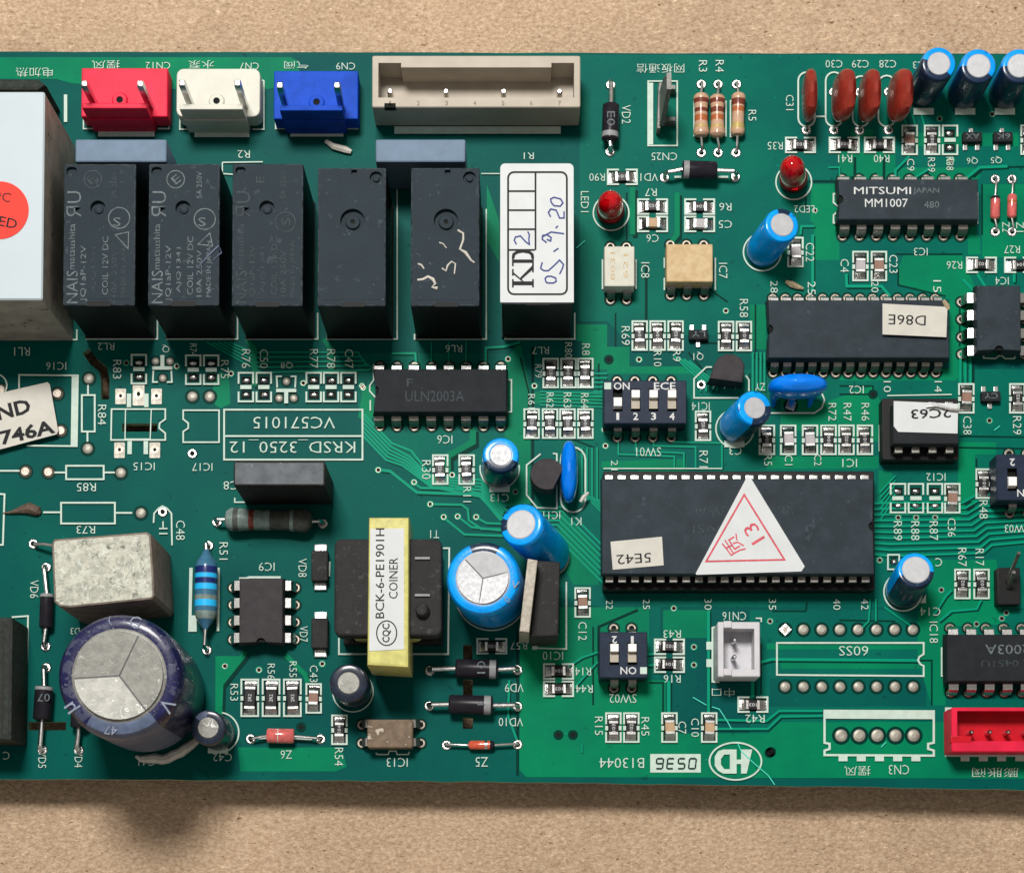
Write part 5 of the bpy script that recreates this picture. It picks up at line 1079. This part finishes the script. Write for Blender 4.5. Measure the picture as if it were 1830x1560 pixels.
axial((798,1331),(925,1330),(837,1331),(884,1331),8,[(0.0,0.1,'glass_orange'),(0.62,0.72,'tin'),(0.82,1,'diode_black')],'small red glass diode above the marking Z5','diode',body='glass_orange',shape='cap',lead=2.4)
axial((768,1198),(925,1197),(814,1194),(890,1196),17,[(0.80,0.95,'diode_band')],'thick black diode above the marking VD9','diode',body='diode_black',shape='cyl',lead=4.5,z=24)
axial((767,1261),(925,1262),(802,1258),(881,1260),17,[(0.80,0.95,'diode_band')],'thick black diode above the marking VD10','diode',body='diode_black',shape='cyl',lead=4.5,z=24)
axial((388,933),(577,936),(402,928),(558,931),21,[(0.0,0.06,'res_grey'),(0.10,0.16,'res_darkgrey'),(0.28,0.34,'res_brown'),(0.34,0.52,'res_grey'),(0.52,0.75,'res_darkgrey'),(0.79,1.0,'res_darkgrey')],'fat grey-green banded resistor below the dark grey box capacitor','resistor',body='res_grey',lead=3.6,z=28)
axial((373,975),(370,1162),(369,982),(367,1124),20,[(0.22,0.30,'res_navy'),(0.31,0.36,'res_sky'),(0.37,0.43,'res_navy'),(0.44,0.51,'res_sky'),(0.58,0.64,'res_grey'),(0.64,0.72,'res_sky'),(0.78,0.88,'res_grey')],'blue banded power resistor beside the marking R51','resistor',body='res_blue',lead=3.4,z=34,shape='taper')
axial((83,1014),(82,1155),(84,1061),(82,1122),12,[(0.0,0.1,'diode_band')],'thin dark diode beside the marking VD6','diode',body='diode_black',shape='cyl',lead=4,z=18)
axial((83,1193),(76,1340),(79,1226),(75,1286),16,[(0.02,0.12,'diode_band')],'black diode above the marking VD5','diode',body='diode_black',shape='cyl',lead=4.2,z=22)
axial((141,1220),(141,1340),(143,1240),(141,1300),15,[(0.02,0.12,'diode_band')],'black diode half hidden by the huge navy can, above the marking VD4','diode',body='diode_black',shape='cyl',lead=4.2,z=20)
for s_, x, y, r0, z, key in (('07',78,1246,180,38.6,'above the marking VD5'),('E0',1092,212,-90,41.4,'marking VD2'),('10',860,1192,90,41.4,'marking VD9'),('F',860,1256,90,41.4,'marking VD10')):
    own = [o for o in board.children if key in o.get('label', '') and o.name.startswith('diode')][0]
    g = MB(); g.text(s_, U(x, y, z), 14, 'print_grey', r0, None if len(s_) == 1 else (26 if r0 == -90 else 22), z=z); obj('printed_code', g, own)
# surface diodes
for y0, y1, lb in ((983,1038,'flat black rectangular diode beside the marking VD8'),(1104,1158,'flat black rectangular diode beside the marking VD7')):
    q = rect(556,y0,586,y1,26); b_ = MB(); b_.prism(rpoly(*q, 1.5, 1), 5, 26, 'black_matte', 2.5); r_ = obj('surface_diode', b_, board, label=lb)
    for yy, s_ in ((q[3], 1), (q[1], -1)):
        l = MB(); l.prism([(q[0]+3,yy-4),(q[2]-3,yy-4),(q[2]-3,yy+s_*14+(-4 if s_<0 else 0)),(q[0]+3,yy+s_*14+(-4 if s_<0 else 0))] if s_ > 0 else [(q[0]+3,yy-14),(q[2]-3,yy-14),(q[2]-3,yy+2),(q[0]+3,yy+2)], 0.8, 7, 'tin', 2.5); obj('leg', l, r_)

# ---------------------------------------------------------------- transistors
q = U(978,847,70); c0 = U(978,851,0)
P = [(30*math.cos(math.radians(a)), 28*math.sin(math.radians(a))) for a in range(20, 291, 18)]
ca = math.radians(-8); b_ = MB(); c = (q[0],q[1])
b_.prism([(c[0]+x, c[1]+y) for x, y in P], 30, 70, 'to_black', 1.5); r_ = obj('transistor', b_, board, label='upright half-round black transistor left of the slim blue resonator')
for k in (-12, 0, 12):
    l = MB(); l.tube([(c[0]+2+k*0.5,c[1]+k-4,32),(c[0]+2+k*0.5,c[1]+k-6,0.5)], 2.2, 'tin', 8); obj('leg', l, r_)
b_ = MB(); A = [U(*p_, 52)[:2] for p_ in ((1268,676),(1277,650),(1285,638),(1298,632),(1312,633),(1325,640),(1331,652),(1330,668),(1327,684))]
b_.prism(A[::-1] if False else A, 12, 52, 'to_black', 3); b_.add([(*U(1268,676,52)[:2],50),(*U(1327,684,52)[:2],50),(*U(1325,695,14)[:2],14),(*U(1262,688,14)[:2],14)], [[3,2,1,0]], 'chip_dark')
r_ = obj('transistor', b_, board, label='half-round black transistor bent over beside the four-way switch')
for k in range(3):
    a = U(1278+k*20,684,12); l = MB(); l.tube([(a[0],a[1]+4,18),(a[0]-2,a[1]-6,10),(a[0]-4,a[1]-9,0.5)], 2.4, 'tin', 8); obj('leg', l, r_)
# power regulator with metal tab
b_ = MB(); hT = 195
A = [U(*p_, hT)[:2] for p_ in ((943,998),(961,1001),(946,1130),(928,1128))]; b_.prism(A, 60, hT, 'tab_metal', 1.5, bottom=True)
r_ = obj('metal_tab', b_, board) if False else None
body = MB(); B = [U(*p_, 150)[:2] for p_ in ((961,1001),(1001,1004),(998,1136),(947,1138))]
body.prism([B[0],(B[1][0],B[1][1]),(B[2][0],B[2][1]),B[3]], 30, 150, 'black_matte', 4)
r_ = obj('voltage_regulator', body, board, label='upright black regulator with a bright metal tab above the marking IC10')
obj('metal_tab', b_, r_)
for k in (-1, 0, 1):
    a = U(990,1085+k*32,0); l = MB(); l.box(a[0]-3,a[1]-4,a[0]+3,a[1]+4,0.5,34,'tin'); obj('leg', l, r_)
# dark block at left edge
b_ = MB(); q = rect(-60,1103,23,1322,120); b_.prism(rpoly(*q, 4, 2), 4, 120, 'charcoal', 3)
for i in range(6): b_.box(q[0]+16+i*11, q[1]+6, q[0]+18+i*11, q[3]-6, 120.1, 121, 'black_matte')
obj('heat_sink', b_, board, label='dark ribbed block cut by the left photo edge')

# ---------------------------------------------------------------- transformer
zt = 150; b_ = MB(); P = rpoly(*rect(597,963,790,1136,zt), 12, 4)
b_.prism(P, zt-40, zt, 'black_matte', 4, bottom=True)
q = rect(597,963,790,1136,zt); b_.box(q[0]+22,q[1]+8,q[2]-22,q[3]-8,20,zt-40,'ink'); b_.box(q[0]+6,q[1]+2,q[2]-4,q[3]-4,5,28,'black_matte',2,bottom=True)
tr = obj('transformer', b_, board, label='transformer with black bobbin and yellow taped core printed COINER')
t = MB(); tz = 172; q2 = rect(658,924,729,1176,tz); P2 = [(q2[0]-2,q2[1]-12),(q2[2]+2,q2[1]-16),(q2[2]+2,q2[3]),(q2[0],q2[3])]
t.prism(P2, 30, tz, 'tape_yellow', 5); obj('core_tape', t, tr)
t = MB(); lb = [U(*p_, tz+.5)[:2] for p_ in ((662,945),(722,944),(722,1160),(660,1163))]; t.prism(lb, tz+.2, tz+1.2, 'paper_white'); zz = tz+1.6
t.text('BCK-6-PE1901H', U(679,1024,zz), 15, 'ink', 90, 154, z=zz, bold=0.004); t.text('COINER', U(703,1033,zz), 15, 'ink', 90, 70, z=zz)
c = U(691,1131,zz); t.line([(c[0]+17*math.cos(a*math.pi/14), c[1]+21*math.sin(a*math.pi/14)) for a in range(28)], 2, zz, 'ink', True); t.text('CQC', (c[0],c[1],zz), 15, 'ink', 90, 32, z=zz, bold=0.02)
obj('paper_label', t, tr, label='white label printed BCK-6-PE1901H COINER')
t = MB(); w = U(693,1145,60)
for sx in (-1, 1): 
    cc_ = U(693+sx*38,1118,90); t.lathe((cc_[0],cc_[1]-0,88),(cc_[0],cc_[1]-26,88),[(0,30),(0.7,26),(1,18)],'tape_yellow',24)
obj('winding', t, tr)
for x, y in ((757,1094),):
    c = U(x,y,zt); t = MB(); t.lathe((c[0],c[1],zt-2),(c[0]-3,c[1]+3,zt+14),[(0,12),(0.8,11.5),(1,9)],'black_matte',20,cap0=False); obj('knob', t, tr)
for y in (998, 1064):
    c = U(755,y,zt); t = MB(); t.box(c[0]-13,c[1]-2.2,c[0]+13,c[1]+2.2,zt,zt+5,'diode_band',1); obj('moulded_bar', t, tr)

# ---------------------------------------------------------------- DIP switches
def dipsw(x0,y0,x1,y1,n,label,flip,xs,ky,txt,onx,sqx,posd):
    zt = 60; q = rect(x0,y0,x1,y1,zt); b_ = MB(); hl = []
    for x in xs:
        a = U(x, ky, zt); hl.append([(a[0]-8.5,a[1]-20),(a[0]+8.5,a[1]-20),(a[0]+8.5,a[1]+20),(a[0]-8.5,a[1]+20)])
    P = rpoly(*q, 1.5, 1); b_.holed(inset(P,1.5), hl, zt, 'switch_body'); b_.loft([[(x,y,6) for x,y in P],[(x,y,zt-1.5) for x,y in P],[(x,y,zt) for x,y in inset(P,1.5)]], 'switch_body')
    for h_ in hl: hh = h_[::-1]; b_.loft([[(x,y,zt) for x,y in hh],[(x,y,zt-12) for x,y in hh]], 'hole_dark'); b_.poly(h_, zt-12, 'hole_dark')
    rt = 180 if flip else 0; ny_ = y0+14 if flip else y1-13; oy = y1-13 if flip else y0+10
    for i, x in enumerate(xs): b_.text(str(i+1) if not flip else str(n-i), U(x,ny_,zt), 13, 'print_bright', rt, 9 if (i+1 if not flip else n-i) != 1 else 5, z=zt+.4, bold=0.015)
    b_.text('ON', U(onx,oy,zt), 13, 'print_bright', rt, 28, z=zt+.4, bold=0.01)
    if txt: b_.text(txt, U(1188,oy,zt), 13, 'print_bright', rt, 38, z=zt+.4, bold=0.01)
    r_ = obj('slide_switch_block', b_, board, label=label)
    s_ = MB(); a = U(sqx,oy,zt); s_.box(a[0]-6,a[1]-6,a[0]+6,a[1]+6,zt+.3,zt+1,'silk_white'); obj('corner_mark', s_, r_)
    for x, up_ in zip(xs, posd):
        a = U(x, ky, zt); k = MB(); k.prism([(a[0]-7.5,a[1]-14),(a[0]+7.5,a[1]-14),(a[0]+7.5,a[1]+(4 if up_ else 6)),(a[0]-7.5,a[1]+(4 if up_ else 6))], zt-11, zt-5, 'ivory_nylon' if up_ else 'switch_knob')
        if up_: k.prism([(a[0]-7.5,a[1]+3),(a[0]+7.5,a[1]+3),(a[0]+7.5,a[1]+17),(a[0]-7.5,a[1]+17)], zt-11, zt+6, 'switch_knob', 2)
        else: k.prism([(a[0]-7.5,a[1]-12),(a[0]+7.5,a[1]-12),(a[0]+7.5,a[1]+4),(a[0]-7.5,a[1]+4)], zt-5, zt+5, 'switch_knob', 2)
        obj('slider', k, r_)
    X = [U(x, y0, 26)[0] for x in xs]; add_pins(r_, X, q[3]-1, q[1]+1, PIND, PIND)
dipsw(1079,680,1227,757,4,'four-way slide switch printed ON ECE with four white sliders',False,(1104,1136,1168,1201),715,'ECE',1111,1086,(0,1,1,1))
dipsw(1071,1129,1157,1211,2,'two-way slide switch at the bottom centre, its writing upside down',True,(1098,1130),1168,None,1123,1150,(1,1))
dipsw(1781,812,1870,894,2,'two-way slide switch cut by the right photo edge',True,(1809,1841),857,None,1832,1860,(0,0))

# ---------------------------------------------------------------- spade terminal and bent terminal
b_ = MB(); base = U(1184,205,0)
b_.prism([(base[0]-12,base[1]-38),(base[0]-6,base[1]-38),(base[0]-2,base[1]+45),(base[0]-9,base[1]+45)], 2, 34, 'blade_metal', 1)
P0 = [U(1181,215,40), U(1186,190,95), U(1180,130,150)]
b_.loft([[(x-4,y-34*s_,z),(x+4,y-34*s_,z),(x+4,y+30*s_,z),(x-4,y+30*s_,z)] for (x,y,z), s_ in zip([(base[0]-4,base[1],34),(base[0]-2,base[1],95),(base[0]+1,base[1]+2,150)], (1.0,0.85,0.45))], 'blade_metal', top='blade_metal')
b_.box(base[0]-2,base[1]-22,base[0]+22,base[1]-14,2,26,'blade_metal',1); b_.box(base[0]-2,base[1]+36,base[0]+22,base[1]+44,2,26,'blade_metal',1)
obj('spade_terminal', b_, board, label='upright grey metal blade terminal above the marking CN25')
sb(1782,1012,1822,1083,3.0) if False else None
b_ = MB(); q = rect(1783,1014,1823,1080,30); b_.prism(rpoly(*q, 2, 1), 2, 30, 'socket', 1.5); r_ = obj('pin_header', b_, board, label='small black block with slanting metal pins near the right edge')
for a, c in (((1799,1042,28),(1821,988,110)),((1801,1052,28),(1812,1022,80))):
    l = MB(); l.tube([U(*a),U(*c)], [4,3.4], 'tin_dull_shaded', 6); obj('contact_pin', l, r_)

# ---------------------------------------------------------------- loose and stuck-on bits
zz = 16; t = MB(); P = [U(*p_, zz)[:2] for p_ in ((-60,716),(85,683),(89,687),(104,770),(101,776),(-45,815))]; t.prism(P, zz-1.5, zz, 'paper_cream', bottom=True)
t.text('GROUND', U(-34,746,zz), 27, 'ink', 14, 180, z=zz+.6, bold=0.03); t.text('0746A', U(37,775,zz), 26, 'ink', 13, 122, z=zz+.6, bold=0.03)
obj('paper_label', t, board, label='tilted cream paper label with black lettering at the left edge')
b_ = MB(); A = [U(*p_, 6) for p_ in ((582,252),(596,262),(618,268),(628,272))]; b_.tube(A, [4,6,6.5,4], 'glue', 7); obj('plastic_crumb', b_, label='pale grey crumb lying below the blue header', cat='debris')
b_ = MB(); A = [U(*p_, 6) for p_ in ((1404,503),(1414,508),(1424,512),(1436,516))]; b_.tube(A, [3,6,5,2], 'lint_brown', 7); obj('lint_flake', b_, label='brown flake of dirt lying under the leaning blue can, above the long chip', cat='debris')
b_ = MB(); A = [U(*p_, 56) for p_ in ((1686,537),(1692,547),(1695,554))]; b_.tube(A, [3,5.5,3], 'lint_brown', 7); obj('lint_flake', b_, label='yellowish flake at the upper corner of the label reading D86E', cat='debris')
b_ = MB(); A = [U(*p_, 5) for p_ in ((5,917),(22,915),(38,911),(52,908),(68,914),(72,918))]; b_.tube(A, [1,3,7,11,9,3], 'burnt', 9); obj('burnt_solder', b_, board, label='brown burnt solder lump at the left edge')
b_ = MB(); A = [U(*p_, 84) for p_ in ((1655,727),(1672,725),(1700,732),(1722,734))]; b_.tube(A, [1.5,2.6,2.8,2], 'tin', 7); obj('wire_clipping', b_, label='short shiny wire lying across the label reading 2C63', cat='debris')
